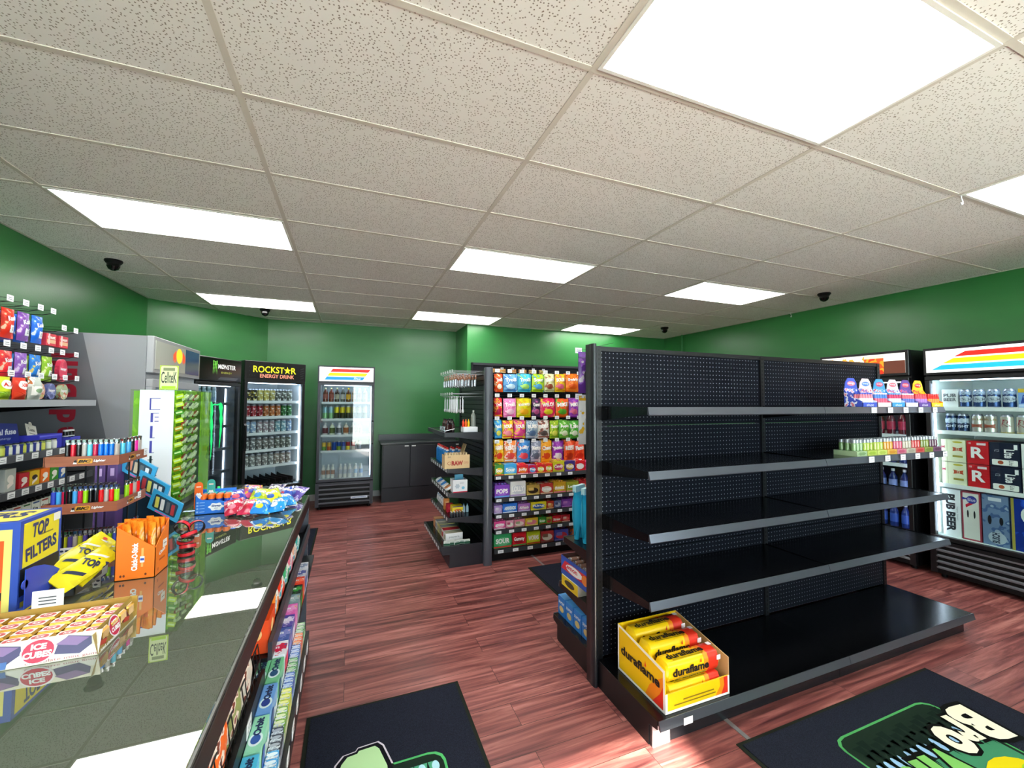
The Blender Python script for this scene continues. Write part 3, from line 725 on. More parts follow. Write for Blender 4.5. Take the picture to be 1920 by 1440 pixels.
def deco1(g, cx, cy):
    z = .0096; u = X_; v = Y_
    def F(what, x, y, w, h, col, k, bold=0): g.flat(what, (x-cx, y-cy, z+.0003*k), u, v, w, h, mt(col, .9, 0, .1), 0, bold)
    g.add([(q[0]-cx, q[1]-cy, z) for q in LOGO_OUT], [tuple(range(len(LOGO_OUT)))], mt('#c9c2cf', .9, 0, .1))
    g.add([(q[0]-cx, q[1]-cy, z+.0004) for q in LOGO_MID], [tuple(range(len(LOGO_MID)))], mt('#12141a', .9, 0, .1))
    g.add([(q[0]-cx, q[1]-cy, z+.0008) for q in LOGO_IN], [tuple(range(len(LOGO_IN)))], mt('#b4dba4', .9, 0, .1))
    F('rr', .09, 1.545, .62, .55, '#4fae66', 0); F('rr', .09, 1.545, .60, .53, '#1b2a22', 1); F('rect', .07, 1.60, .56, .34, '#4b9b78', 2)
    for k in range(10):
        tri_tree(g, Vector((-.17+k*.055-cx, 1.70-cy, z+.0012)), u, v, .05, .14, mt('#0f1f19', .9, 0, .1)); F('ell', -.14+k*.055, 1.745, .03, .05, '#a9d6e2', 3)
LOGO_OUT = [(-.08, 1.70), (-.03, 1.89), (.0, 1.93), (.05, 1.936), (.06, 1.952), (.145, 1.957), (.166, 1.93), (.20, 1.80), (.2, 1.70)]
def inset(p, k):
    cx = sum(q[0] for q in p)/len(p); cy = sum(q[1] for q in p)/len(p); return [(cx+(q[0]-cx)*k, cy+(q[1]-cy)*k) for q in p]
LOGO_MID = inset(LOGO_OUT, .93); LOGO_IN = inset(LOGO_OUT, .76)
floor_mat_obj(-.16, .564, .75, 2.223, 'black floor mat beside the counter with pale green woven letters', deco1)
floor_mat_obj(-1.22, -.318, 3.6, 5.43, 'plain black floor mat running past the end of the counter')
floor_mat_obj(1.52, 3.2, 2.66, 3.477, 'plain black floor mat in the aisle before the candy shelves')

# ================================================================== COOLERS
def cooler(name, lab, loc, rz, Wd, D, H, shell, header, shelves, zd=(.40, 1.74), inner='#e9eef2', glass=None, hinge='R', frame=.035, handle='#1a1c20', louvre='#6f747c', lights=1, led_y=.036, side=None, inner_rough=.4, lit=6, hh=.235, shelf_col='#f0f3f5', doors=1, led='#dfeaff'):
    """glass-door cooler; local front towards -y at y=0, x centred"""
    T = thing(name, lab, 'cooler', loc, rz)
    SH = mt(shell, .38); IN = mt(inner, inner_rough); a = Wd/2; w = .03
    z0, z1 = zd
    g = G(); sd_ = side or SH
    g.box(-a, -a+w, .03, D, .04, H-.002, sd_); g.box(a-w, a, .03, D, .04, H-.002, sd_); g.box(-a+w, a-w, D-.03, D, .04, H-.002, SH)
    g.box(-a+w, a-w, .03, D-.03, H-.03, H-.002, SH); g.box(-a+w, a-w, .05, D-.03, .04, z0-.005, SH); g.box(-a+w, a-w, .03, D-.03, z1+.01, H-.03, SH)
    for x in (-a+.05, a-.05):
        for y in (.08, D-.06): g.cyl((x, y, 0), (x, y, .04), .02, BLK2)
    g.obj('cabinet', T)
    g = G(); b = a-w-.001
    g.box(-b, -b+.008, .035, D-.032, z0, z1, IN); g.box(b-.008, b, .035, D-.032, z0, z1, IN); g.box(-b, b, D-.04, D-.032, z0, z1, IN)
    g.box(-b, b, .035, D-.032, z0-.004, z0+.004, IN); g.box(-b, b, .035, D-.032, z1, z1+.008, IN); g.obj('liner', T)
    for k in range(doors):
        d0 = -a+k*Wd/doors+.004; d1 = -a+(k+1)*Wd/doors-.004
        g = G(); f = frame
        for q in ((d0, d1, z0-.03, z0-.03+f), (d0, d1, z1+.03-f, z1+.03), (d0, d0+f, z0-.03+f, z1+.03-f), (d1-f, d1, z0-.03+f, z1+.03-f)):
            g.box(q[0], q[1], -.012, .028, q[2], q[3], SH, .003)
        dr = g.obj('door', T)
        g = G(); g.box(d0+f-.002, d1-f+.002, .006, .012, z0-.03+f-.002, z1+.03-f+.002, glass or DOORGLASS); g.obj('door_glass', dr)
        if handle:
            x = d1-f*.5 if hinge == 'L' else d0+f*.5
            zc = 1.05; g = G()
            g.prism([(-.012, zc-.17), (-.035, zc-.15), (-.04, zc), (-.035, zc+.15), (-.012, zc+.17), (-.012, zc+.13), (-.026, zc+.11), (-.028, zc-.11), (-.012, zc-.13)], 'x', x-.012, x+.012, mt(handle, .3)); g.obj('handle', dr)
    for z in shelves:
        g = G(); g.box(-b+.02, b-.02, .07, D-.05, z-.012, z, mt(shelf_col, .4)); g.box(-b+.02, b-.02, .055, .07, z-.028, z+.004, mt(shelf_col, .4)); g.obj('shelf', T)
    if lights:
        for x in ((-b+.012, b-.012) if lights == 2 else ((b-.012,) if lights == 1 else (-b+.012,))):
            g = G(); g.box(x-.007, x+.007, led_y, led_y+.01, z0+.03, z1-.03, em(led, lit)); g.obj('light_strip', T)
        g = G(); g.box(-b+.05, b-.05, .05, .07, z1-.012, z1-.002, em(led, lit)); g.obj('light_strip', T)
    g = G(); g.box(-a, a, 0, .05, .045, z0-.04, BLK2)
    n = 5; zz = z0-.055
    for k in range(n):
        z = .085+k*(zz-.11)/(n-1); g.prism([(-.012, z), (-.014, z+.012), (0, z+.02), (0, z)], 'x', -a+.04, a-.04, mt(louvre, .35, .5))
    for q in ((-a, -a+.045), (a-.045, a)): g.box(q[0], q[1], -.012, 0, .045, z0-.04, SH)
    g.box(-a+.045, a-.045, -.012, 0, z0-.075, z0-.04, SH); g.obj('grille', T)
    g = G(); g.box(-a, a, -.012, .03, H-hh, H, SH, .004); hb = g.obj('header', T)
    g = G(); header(g, a, H-hh, H); g.obj('sign', hb)
    M_ = Matrix.Translation(Vector(loc)) @ Matrix.Rotation(rz, 4, 'Z')
    return T, (lambda x, y, z: tuple(M_ @ Vector((x, y, z))))

def hdr_face(g, a, z0, z1, mat, ins=.02):
    g.box(-a+ins, a-ins, -.0155, -.011, z0+ins, z1-ins, mat)
def pr(g, what, x, z, w, h, mat, k=0, rot=0, bold=0, skew=0, y=-.0162): g.flat(what, (x, y-.0003*k, z), X_, Z_, w, h, mat, rot, bold, skew)

# --- white-signed grey cooler at the back wall
def hdr_true(g, a, z0, z1, right=True):
    hdr_face(g, a, z0, z1, em('#f4f4f2', .5)); h = z1-z0; L = a*1.42
    for k, c in enumerate(('#e8231c', '#f8c808', '#1686e0')):
        z = z1-h*.27-k*h*.235; x = (.13-k*.10)*a
        g.flat([(-.5, -.5), (.44, -.5), (.5, .5), (-.44, .5)], (x, -.0165, z), X_, Z_, L, h*.185, em(c, .42))
    pr(g, '=True', -.0+a*.36, z1-h*.745, a*.26, h*.11, em('#e8f2ff', .5), 2, 0, .02, .2)
TT, tf = cooler('beverage_cooler', 'grey single-door cooler with a small striped white sign by the back wall', (-.045, 6.27, 0), 0, .745, .62, 1.985, '#30323a', hdr_true, (1.48, 1.245, 1.02, .80), (.41, 1.72), hinge='L', glass=glass_mat('true', '#eef4f4', 1.25), lit=5)
g = G(); g.box(.08, .30, -.0175, -.0125, .135, .165, mt('#cfd4dd', .3, .5)); pr(g, '=refrigeration', .19, .15, .18, .018, mt('#1d50a0', .4), 0, 0, .02, 0, -.0178); g.obj('name_plate', TT)

LIQ = lambda c: mt(c, .12, 0, .6)
def BT(h, r, liq, cap, lab, labz=(.2, .55), neck=.36): return (('bt', h, r, liq, cap, lab, labz, neck), lambda: bottle(h, r, LIQ(liq), mt(cap, .35), mt(lab, .4) if isinstance(lab, str) else lab, neck, labz))
def CN(h, r, body, band=None): return (('cn', h, r, body if isinstance(body, str) else body.name, band), lambda: can(r, h, mt(body, .28, .45) if isinstance(body, str) else body, STEEL, mt(band, .28, .45) if band else None))
def row(tf, z, xs, items, where, grp, y=.10, rows=1, dy=.075):
    """items: list of (kind tuple, name, cat, colour phrase)"""
    cnt = len(xs)
    for k, x in enumerate(xs):
        (key, mk), nm, cat, col = items[k % len(items)] if len(items) < cnt else items[k]
        for r in range(rows):
            where = where.replace(' on the ', ', ').replace(' of the ', ', ')
            who = ORD[k] if r == 0 else ORD[k]+' behind the front row,'
            place(key, mk, nm, f'{col} {cat}, {who if r == 0 else who} {where}', cat, tf(x, y+r*dy, z+.0008), 0, grp)
xs8 = [-.275+.075*k for k in range(8)]
brown, green, white_ = '#5a2418', '#2f5a30', '#d8d4c8'
row(tf, 1.48, xs8, [((BT(.20, .032, c, cap, lb)), 'glass_bottle', 'bottle', cn) for c, cap, lb, cn in (
    ('#6b2a1c', '#e8e0b0', '#a05048', 'brown'), ('#74301e', '#e8e0b0', '#9a4438', 'brown'), ('#3a2018', '#d8d0a0', '#b0a890', 'dark brown'), ('#4a4440', '#d0d0c8', '#c0b8b0', 'smoky'), ('#5a3010', '#f0c818', '#e0a818', 'amber'), ('#a08868', '#e8e0c8', '#c8b8a0', 'tan'), ('#b09878', '#e8e0c8', '#c89888', 'tan'), ('#b8a888', '#e8e0c8', '#c8c0b0', 'tan'))],
    'from the hinge on the top shelf of the grey back-wall cooler', 'bottles on the top shelf of the grey cooler')
row(tf, 1.245, xs8, [((CN(.185, .034, b, bd)), 'tall_can', 'can', cn) for b, bd, cn in (
    ('#9cc0d0', '#8fbf88', 'pale blue'), ('#9cc0d0', '#8fbf88', 'pale blue'), ('#e0c818', '#3a3018', 'yellow and black'), ('#e0c818', '#3a3018', 'yellow and black'), ('#c8b030', '#40382a', 'yellow and black'), ('#c0b890', '#808068', 'olive'), ('#c0b890', '#808068', 'olive'), ('#c8c0a0', '#909070', 'olive'))],
    'from the hinge on the second shelf of the grey back-wall cooler', 'tall cans in the grey cooler')
row(tf, 1.02, [-.27, -.18, -.09, 0, .09, .18], [((BT(.165, .036, c, '#f0f0ee', lb, (.15, .6))), 'juice_bottle', 'bottle', cn) for c, lb, cn in (
    ('#e8e0e0', '#6a3038', 'white and maroon'), ('#dfe4c8', '#5a6a30', 'white and green'), ('#d8d8e0', '#56585f', 'white and grey'), ('#e8d8c8', '#a86038', 'white and rust'), ('#e0e0e0', '#888888', 'pale'), ('#e0e0e0', '#a8a098', 'pale beige'))],
    'from the hinge on the third shelf of the grey back-wall cooler', 'bottles on the third shelf of the grey cooler')
row(tf, .80, [-.28, -.215, -.15, -.09, -.03, .03, .1, .18], [((CN(.13, .028, b, bd)), 'small_can', 'can', cn) for b, bd, cn in (
    ('#f0c850', '#7ab048', 'yellow and green'), ('#e8b848', '#d06030', 'yellow and orange'), ('#2050b0', '#2050b0', 'blue'), ('#2050b0', '#90b038', 'blue and green'), ('#3048a0', '#88a0c8', 'blue and grey'), ('#b02838', '#f0d040', 'red and yellow'), ('#c04048', '#f0e0d0', 'red and cream'), ('#d0d0d0', '#9098a0', 'silver'))],
    'from the hinge on the fourth shelf of the grey back-wall cooler', 'small cans in the grey cooler')
row(tf, .415, [-.28, -.22, -.16, -.06, 0, .06, .14, .21], [((BT(.19, .026, '#e4e2dc', '#f4f4f2', lb, (.3, .6), .5)), 'water_bottle', 'bottle', cn) for lb, cn in (
    ('#b08a78', 'white and tan'), ('#b08a78', 'white and tan'), ('#b08a78', 'white and tan'), ('#b8bcc8', 'white'), ('#b8bcc8', 'white'), ('#b8bcc8', 'white'), ('#98b8d8', 'pale blue'), ('#88a8d0', 'pale blue'))],
    'from the hinge on the floor of the grey back-wall cooler', 'bottles on the floor of the grey cooler')

# --- yellow-lettered energy drink cooler
def hdr_rock(g, a, z0, z1):
    hdr_face(g, a, z0, z1, mt('#0b0b0d', .3), .018); h = z1-z0; zc = z1-h*.42
    for k in range(5): pr(g, 'para', a*.86, z0+h*(.2+.13*k), a*.16, h*.05, mt('#34363a', .3), 1, .35)
    for k in range(9): pr(g, 'star', -a*.86+(k % 3)*.03, z0+h*(.25+.22*(k//3)), .022, .022, mt('#2a2c30', .4), 1)
    Yl = em('#e8e21c', .5)
    pr(g, '=ROCKST', -a*.26, zc, a*.98, h*.34, Yl, 2, 0, .01); pr(g, 'star', a*.345, zc, a*.25, h*.44, Yl, 2); pr(g, '=R', a*.56, zc, a*.17, h*.34, Yl, 2, 0, .01)
    pr(g, '=ENERGY DRINK', a*.02, z0+h*.24, a*1.12, h*.20, em('#e88f76', .42), 2, 0, .015)
RA = math.atan2(.43, .62)
rc = ((-1.186-.565)/2, (5.76+6.186)/2)
TR_, rf = cooler('energy_drink_cooler', 'black single-door cooler with yellow lettering on its sign, in the back corner', (rc[0], rc[1], 0), RA, .75, .68, 1.98, '#141518', hdr_rock, (1.49, 1.295, 1.095, .885, .685), (.41, 1.72), hinge='R', handle='#0c0d0f', louvre='#2d3036', lit=7)
def CANP(c1, c2, c3): return pm(c1, c2, c3, 34, .3)
rows = [(1.49, ['#d8c860']*0 + [('#26231c', '#c8b030', 'black and gold'), ('#26231c', '#c8b030', 'black and gold'), ('#b8a850', '#e0d890', 'gold'), ('#b8a850', '#e0d890', 'gold'), ('#a89a50', '#d8d0a0', 'gold'), ('#55554e', '#c8c8c0', 'grey and white'), ('#55554e', '#c8c8c0', 'grey and white'), ('#77776a', '#d8d8d0', 'pale grey')], 'top'),
        (1.295, [('#8f1420', '#c84050', 'red'), ('#8f1420', '#c84050', 'red'), ('#8f1420', '#c84050', 'red'), ('#a85a20', '#d89050', 'orange'), ('#a85a20', '#d89050', 'orange'), ('#a85a20', '#d89050', 'orange'), ('#1e5a24', '#58a858', 'green'), ('#1e5a24', '#58a858', 'green')], 'second'),
        (1.095, [('#8aa2c4', '#dfe6ee', 'pale blue'), ('#8aa2c4', '#dfe6ee', 'pale blue'), ('#9c8890', '#e4e2e4', 'silver'), ('#9c8890', '#e4e2e4', 'silver'), ('#9c8890', '#e4e2e4', 'silver'), ('#6f9aa8', '#d8e4e8', 'aqua'), ('#6f9aa8', '#d8e4e8', 'aqua'), ('#7a98c0', '#dde4ec', 'blue')], 'third'),
        (.885, [('#6f7072', '#d8d8d6', 'grey'), ('#6f7072', '#d8d8d6', 'grey'), ('#77706c', '#d0ccc8', 'taupe'), ('#77706c', '#d0ccc8', 'taupe'), ('#77706c', '#d0ccc8', 'taupe'), ('#686860', '#c0c0b4', 'olive grey'), ('#686860', '#c0c0b4', 'olive grey'), ('#686860', '#c0c0b4', 'olive grey')], 'fourth'),
        (.685, [('#8c8a88', '#eceae6', 'white'), ('#8c8a88', '#eceae6', 'white'), ('#8f8886', '#e4dfda', 'cream'), ('#8f8886', '#e4dfda', 'cream'), ('#8c8a88', '#e2e0dc', 'silver white'), ('#8f8078', '#e8e0d8', 'cream'), ('#8f8078', '#e8e0d8', 'cream'), ('#8f8078', '#e8e0d8', 'cream')], 'fifth')]
for z, its, wh in rows:
    row(rf, z, [-.285+.073*k for k in range(8)], [(CN(.155, .031, CANP(a_, b_, '#f4f4f2')), 'energy_drink_can', 'can', cn) for a_, b_, cn in its], f'from the handle side on the {wh} shelf of the yellow-lettered cooler', 'tall cans in the yellow-lettered cooler')
    row(rf, z, [-.285+.073*k for k in range(8)], [(CN(.155, .031, CANP(a_, b_, '#f4f4f2')), 'energy_drink_can', 'can', cn) for a_, b_, cn in its], f'in the second row on the {wh} shelf of the yellow-lettered cooler', 'tall cans in the yellow-lettered cooler', y=.18)
g = G()
for k in range(9):
    x = -.31+k*.075; g.box(x-.004, x+.004, .08, .5, .415, .50, BLK); g.box(x-.03, x+.03, .075, .085, .43, .46, BLK2)
    g.prism([(.08, .42), (.5, .42), (.5, .52), (.08, .45)], 'x', x-.002, x+.002, BLK)
o = g.obj('can_dividers', TR_); o['label'] = 'empty black can divider rack'

# --- green-clawed energy drink cooler
def claw_pts(seed):
    rnd = random.Random(seed); l = []; r = []
    for k in range(13):
        t = k/12; w = .5*(1-t**1.6)*(.75+.25*math.sin(k*1.9+seed))+.03; l.append((-w+.18*math.sin(t*4+seed), .5-t)); r.append((w+.18*math.sin(t*4+seed), .5-t))
    return [(-.1, .53)]+r+l[::-1]
def hdr_mon(g, a, z0, z1):
    hdr_face(g, a, z0, z1, mt('#08080a', .22), .012); h = z1-z0
    for k in range(3): pr(g, claw_pts(k+1), -a*.33+k*.026, z1-h*.42, .022, h*(.56-.05*(k % 2)), em('#5fae3a', .5), 2)
    pr(g, '=M\u00d8NSTER', a*.28, z1-h*.36, a*.80, h*.2, em('#dcdcd8', .5), 2, 0, .015)
    pr(g, '=ENERGY', a*.26, z1-h*.62, a*.50, h*.08, em('#8a9038', .4), 2, 0, .02)
    pr(g, 'para', a*.35, z0+h*.13, a*1.0, h*.12, mt('#4a4d55', .25), 1)
ma = math.atan2(.64, .25); mc = ((-1.42-1.17)/2, (4.96+5.6)/2)
TM, mf = cooler('energy_drink_cooler', 'black glass-door cooler with green claw marks beside the silver cooler', (mc[0]-.02, mc[1]+.01, 0), ma, .69, .60, 1.95, '#101114', hdr_mon, (1.47, 1.22, .97, .72), (.38, 1.66), inner='#555a62', hinge='R', handle=None, louvre='#24262b', lit=4, lights=1, led_y=.13, shelf_col='#50545c', hh=.25)
for z, wh, cols in ((1.225, 'second', ('#1c1c1e', '#242a26', '#202024', '#1e2a20')), (.975, 'third', ('#1f5a64', '#265c66', '#6a5034', '#6a5034')), (.725, 'fourth', ('#22262a', '#3a3e44', '#6a2038', '#6a2038')), (.39, 'lowest', ('#141414', '#1c1c1c', '#3a3022', '#222222'))):
    row(mf, z, [-.25+.075*k for k in range(7)], [(CN(.16, .031, c, None), 'energy_drink_can', 'can', n) for c, n in ((cols[0], 'dark'), (cols[1], 'dark'), (cols[2], 'coloured'), (cols[2], 'coloured'), (cols[3], 'coloured'), (cols[0], 'dark'), (cols[1], 'dark'))], f'from the handle side on the {wh} shelf of the green-clawed cooler', 'cans in the green-clawed cooler', y=.20)
row(mf, 1.475, [-.25+.075*k for k in range(7)], [(BT(.17, .029, '#9ab4b8', '#dfe8ea', '#7090a8', (.1, .35), .6), 'water_bottle', 'bottle', 'clear')], 'from the handle side on the top shelf of the green-clawed cooler', 'clear bottles in the green-clawed cooler', y=.20)
g = G()
CL = em('#18d068', .5)
for k, (x, zt, ln, wd) in enumerate(((-.225, 1.45, .62, .05), (-.09, 1.47, .60, .062), (.045, 1.46, .48, .062))):
    g.flat(claw_pts(k+4), (x, -.0, zt-ln/2), X_, Z_, wd, ln, CL)
g.flat([(-.5, -.2), (-.2, .1), (.1, -.1), (.5, .25), (.35, .5), (0, .2), (-.25, .45), (-.5, .1)], (-.16, -.0005, 1.445), X_, Z_, .14, .04, CL); g.flat([(-.5, -.2), (-.2, .1), (.1, -.1), (.5, .25), (.35, .5), (0, .2), (-.25, .45), (-.5, .1)], (-.02, -.0005, 1.445), X_, Z_, .12, .04, CL)
g.T = None
o = g.obj('claw_decal', TM, (0, .003, 0)); o['label'] = 'glowing green claw decal on the glass'

# --- silver cooler with the bull sign; its long side faces the camera
def hdr_bull(g, a, z0, z1):
    hdr_face(g, a, z0, z1, mt('#b9bab2', .3), .03)
    h = z1-z0
    pr(g, 'ell', -.02, z0+h*.62, .13, h*.46, em('#f0c420', .5), 1)
    for s in (-1, 1): pr(g, [(0, .5), (.5*s, .1), (.45*s, -.4), (.15*s, -.2), (.3*s, -.5), (0, -.35)], -.02+s*.07, z0+h*.58, .12, h*.40, em('#d8481c', .5), 2)
    g.box(.12, a-.04, -.0165, -.0158, z0+.03, z1-.03, mt('#3c5a8c', .2))
SIL = mt('#9a9ca0', .28, .25)
TB, bf = cooler('silver_cooler', 'tall silver-grey cooler with red letters on its side and a bull sign on its door', (-1.352, 4.25, 0), PI/2, 1.0, .83, 1.965, '#a6a8ac', hdr_bull, (1.45, 1.2, .95, .7), (.35, 1.62), hinge='L', handle=None, lit=2, side=SIL, lights=2, frame=.06, hh=.27)
# graphics on the side panel: front left edge of the cooler is the side towards the camera (local x=-.5)
g = G()
def side(y, z): return (-.5012, y, z)     # y 0 at the front edge, growing to the back
g.poly([side(.385, 1.96), side(.83, 1.96), side(.83, .3), side(.045, .3)], mt('#6c6f74', .3, .3))
rd = mt('#8c1026', .4)
for ch, z, w_, h_ in (('d', 1.385, .137, .088), ('e', 1.272, .09, .08), ('R', 1.162, .137, .095)):
    g.flat('='+ch, (-.5020, .403+w_/2, z), (0, 0, 1), (0, 1, 0), h_, w_, rd, 0, .05)
for ch, z, w_, h_ in (('l', 1.80, .14, .03), ('l', 1.745, .14, .03), ('u', 1.67, .09, .08), ('B', 1.56, .137, .09)):
    g.flat('='+ch, (-.5020, .403+w_/2, z), (0, 0, 1), (0, 1, 0), h_, w_, rd, 0, .05)
o = g.obj('side_graphic', TB); o['label'] = 'dark grey wedge and dark red upright letters'
for k in range(6):
    place('bullcan', lambda: can(.027, .135, CANP('#2848a0', '#c8ccd4', '#c8ccd4')), 'energy_drink_can', f'slim blue and silver can, {ORD[k]} on the second shelf of the silver cooler', 'can', bf(-.36+k*.14, .12, 1.2008), 0, 'slim cans in the silver cooler')

# --- beer coolers on the right wall (front towards -x)
BY = (2.078+.55)/2
def hdr_beer(g, a, z0, z1):
    hdr_face(g, a, z0, z1, em('#f2f3f2', .5), .022); h = z1-z0
    for k, c in enumerate(('#ee1c10', '#fbd500', '#149af4')):
        z = z1-h*.28-k*h*.225
        x0 = -a+.24-k*.075; x1 = a-.08
        g.poly([(x0-.035, -.0165, z-h*.085), (x1-.09, -.0165, z-h*.085), (x1-.05, -.0165, z+h*.085), (x0+.035, -.0165, z+h*.085)], em(c, .5))
TBE, ef = cooler('beer_cooler', 'wide black beer cooler with a large striped white sign on the right wall', (4.735, BY, 0), -PI/2, 2.078-.55, .74, 1.975, '#0e0f12', hdr_beer, (1.462, 1.258, .805), (.36, 1.70), handle=None, louvre='#777b82', lit=8, lights=2, doors=2, shelf_col='#e8ece8', inner='#e4ece6')
def ey(y): return BY-y         # world y to the cooler's own x
def beercan(k, mats, y, z, lab, h=.15, r=.036): place(k, mats, 'beer_can', lab, 'can', (4.83, y, z), 0, 'large cans in the beer cooler')
ct_ = lambda body, prints, h=.15, r=.036: (lambda: with_wrap(can(r, h, mt(body, .25, .5)), prints, r, h))
def with_wrap(g, prints, r, h):
    for what, cz, w, hh_, col, bold in prints:
        def bend(q, r=r): 
            t = q.y/r; return Vector((-(r+.0008)*math.cos(t), -(r+.0008)*math.sin(t), q.z))
        g.flat(what, (0, 0, cz*h), Y_, Z_, w*r*2, hh_*h, mt(col, .35), 0, bold, 0, bend)
    return g
# text on a can facing -x reads along -y: mirror by bending with negative sine above
busch = ct_('#2f4a7a', [('ell', .45, 1.5, .36, '#b9c4cc', 0), ('=BUSCH', .45, 1.2, .16, '#16263e', .02), ('rect', .78, 1.7, .2, '#9fb0c4', 0)])
for k, y in enumerate((1.855, 1.773, 1.69, 1.606)): beercan('busch', busch, y, 1.4628, f'blue and silver beer can, {ORD[k]} from the white carton, top beer cooler shelf')
coors = ct_('#20365c', [('rect', .6, 1.5, .3, '#b8c8d8', 0), ('=LIGHT', .3, 1.2, .14, '#e8eef4', .02)])
for k, y in enumerate((1.95, 1.875)): beercan('coors', coors, y, 1.2588, f'dark blue beer can, {ORD[k]} from the door edge on the second beer cooler shelf', .145)
mill = ct_('#d6d2c6', [('=High Life', .7, 1.3, .16, '#8a6a30', .02), ('bow', .36, 1.1, .24, '#9c4a30', 0)])
for k, y in enumerate((1.79, 1.715)): beercan('mill', mill, y, 1.2588, f'white beer can with a red bow mark, {ORD[k]} after the dark blue cans', .145)
rain = ct_('#dad6c8', [('=R', .55, 1.0, .38, '#7c1624', .06), ('rect', .06, 1.9, .08, '#a89860', 0)])
for k, y in enumerate((1.625, 1.54, 1.465)): beercan('rain', rain, y, 1.2588, f'cream beer can with a dark red letter, {ORD[k]} on the second beer cooler shelf', .145, .037)
def cart(name, lab, y, z, wd, h, mats, prints, d=.3, x=4.805, grp='beer cartons'):
    g = carton(wd-.004, d, h-.003, mats, prints); o = g.obj(name, None, (x+d/2, y, z+.001), -PI/2); return tag(o, lab, 'carton', grp)
cart('beer_carton', 'white beer carton with grey capital letters on the top shelf of the beer cooler', 1.945, 1.462, .105, .155, mt('#e8eae6', .5), [('F', '=PUB', .5, .66, .8, .2, '#55595e', 0, .03), ('F', '=BEER', .5, .42, .8, .17, '#55595e', 0, .03)])
cart('beer_carton', 'light blue carton with slanted white lettering, at the picture edge on the top shelf', 1.475, 1.462, .16, .15, mt('#7fa4da', .5), [('F', 'rect', .5, .9, 1, .2, '#e0b828'), ('F', 'para', .5, .5, .9, .42, '#24479c', .12), ('F', '=KEYS', .5, .52, .62, .26, '#f4f6fa', .12, .04), ('F', 'rect', .5, .12, 1, .12, '#c4d8f0')])
mpr = [('F', 'rect', .24, .5, .03, 1, '#c9caa4'), ('F', 'bow', .68, .58, .42, .2, '#c0502c'), ('F', '=M', .68, .58, .12, .09, '#f0e8c8'), ('F', 'ell', .68, .9, .42, .08, '#b8ac20'), ('F', 'rect', .68, .26, .42, .09, '#9a8d30'), ('F', 'bow', .08, .66, .16, .12, '#b0485c')]
rpr = [('F', '=R', .5, .5, .62, .48, '#f4f0ec', 0, .03), ('F', 'rect', .68, .88, .42, .1, '#e8d8d8'), ('F', '=18', .14, .9, .12, .08, '#f4e8e8')]
lpr = [('F', '=Lite', .66, .55, .42, .3, '#f2f2ee', -PI/2, .03), ('F', 'rr', .5, .17, .86, .24, '#eeeee6'), ('F', 'ell', .36, .17, .2, .16, '#b4532e'), ('F', '=Lite', .72, .17, .2, .14, '#4a4a50', -PI/2), ('F', '=12', .25, .66, .1, .14, '#c8ccd4', -PI/2), ('F', 'rect', .88, .84, .12, .2, '#f2f2f0')]
for z, hgt, w_ in ((.805, .19, 'lower'), (.997, .19, 'upper')):
    cart('beer_carton', f'cream beer carton with a red bow mark, {w_} of two beside the red cartons', 1.937, z, .155, hgt, mt('#e3e5bf', .5), mpr)
    cart('beer_carton', f'bright red beer carton with a white letter, {w_} of two stacked', 1.79, z, .13, hgt, mt('#c8101c', .45), rpr)
    cart('beer_carton', f'navy beer carton with white sideways lettering, {w_} of two stacked', 1.64, z, .165, hgt, mt('#121c34', .45), lpr)
    cart('beer_carton', f'white beer carton with an orange oval at the picture edge, {w_} of two', 1.475, z, .155, hgt, mt('#eceae4', .45), [('F', 'ell', .42, .5, .6, .8, '#2c3038'), ('F', 'ell', .42, .5, .56, .74, '#e8602c')])
cart('beer_carton', 'white beer carton with black sideways capitals, lowest shelf of the beer cooler', 1.963, .364, .118, .40, mt('#e4e8e4', .5), [('F', '=PUB BEER', .45, .5, 2.75, .15, '#1c1e22', -PI/2, .05), ('F', '=lager beer', .82, .5, 1.0, .03, '#7a7e80', -PI/2)])
cart('beer_carton', 'white beer carton with a red border and blue ribbon badge, lowest shelf', 1.843, .364, .117, .40, mt('#a8384a', .5), [('F', 'rect', .5, .5, .84, .94, '#dcdcd0'), ('F', 'para', .5, .76, .84, .05, '#d41c34', .7), ('F', 'ell', .55, .84, .55, .16, '#2c3c98'), ('F', 'tri', .25, .85, .2, .12, '#2c3c98', -PI/2), ('F', '=Blue', .55, .84, .4, .07, '#e4e4ee'), ('F', 'ell', .33, .54, .1, .16, '#1c1c1e'), ('F', 'ell', .68, .54, .1, .16, '#1c1c1e')])
cart('beer_carton', 'silver-blue beer carton with two dark hand holes and an oval badge', 1.705, .364, .15, .40, pm('#6c84a4', '#43618e', '#9fb0c0', 14, .4), [('F', 'ell', .28, .5, .15, .18, '#14161c'), ('F', 'ell', .72, .5, .15, .16, '#14161c'), ('F', 'ell', .55, .16, .7, .24, '#b4c2cc'), ('F', '=BUSCH', .5, .16, .55, .11, '#24324a', PI/2, .04), ('F', 'rect', .5, .92, .5, .07, '#d4dce4')])
cart('beer_carton', 'deep blue beer carton with a gold edge at the picture edge, lowest shelf', 1.54, .364, .165, .40, pm('#12308c', '#1c48b8', '#2860d0', 12, .4), [('F', 'rect', .06, .5, .1, 1, '#a89c40'), ('F', 'ell', .62, .7, .6, .34, '#dfe6dc'), ('F', '=BUD', .8, .7, .5, .1, '#1c3c90', PI/2)])
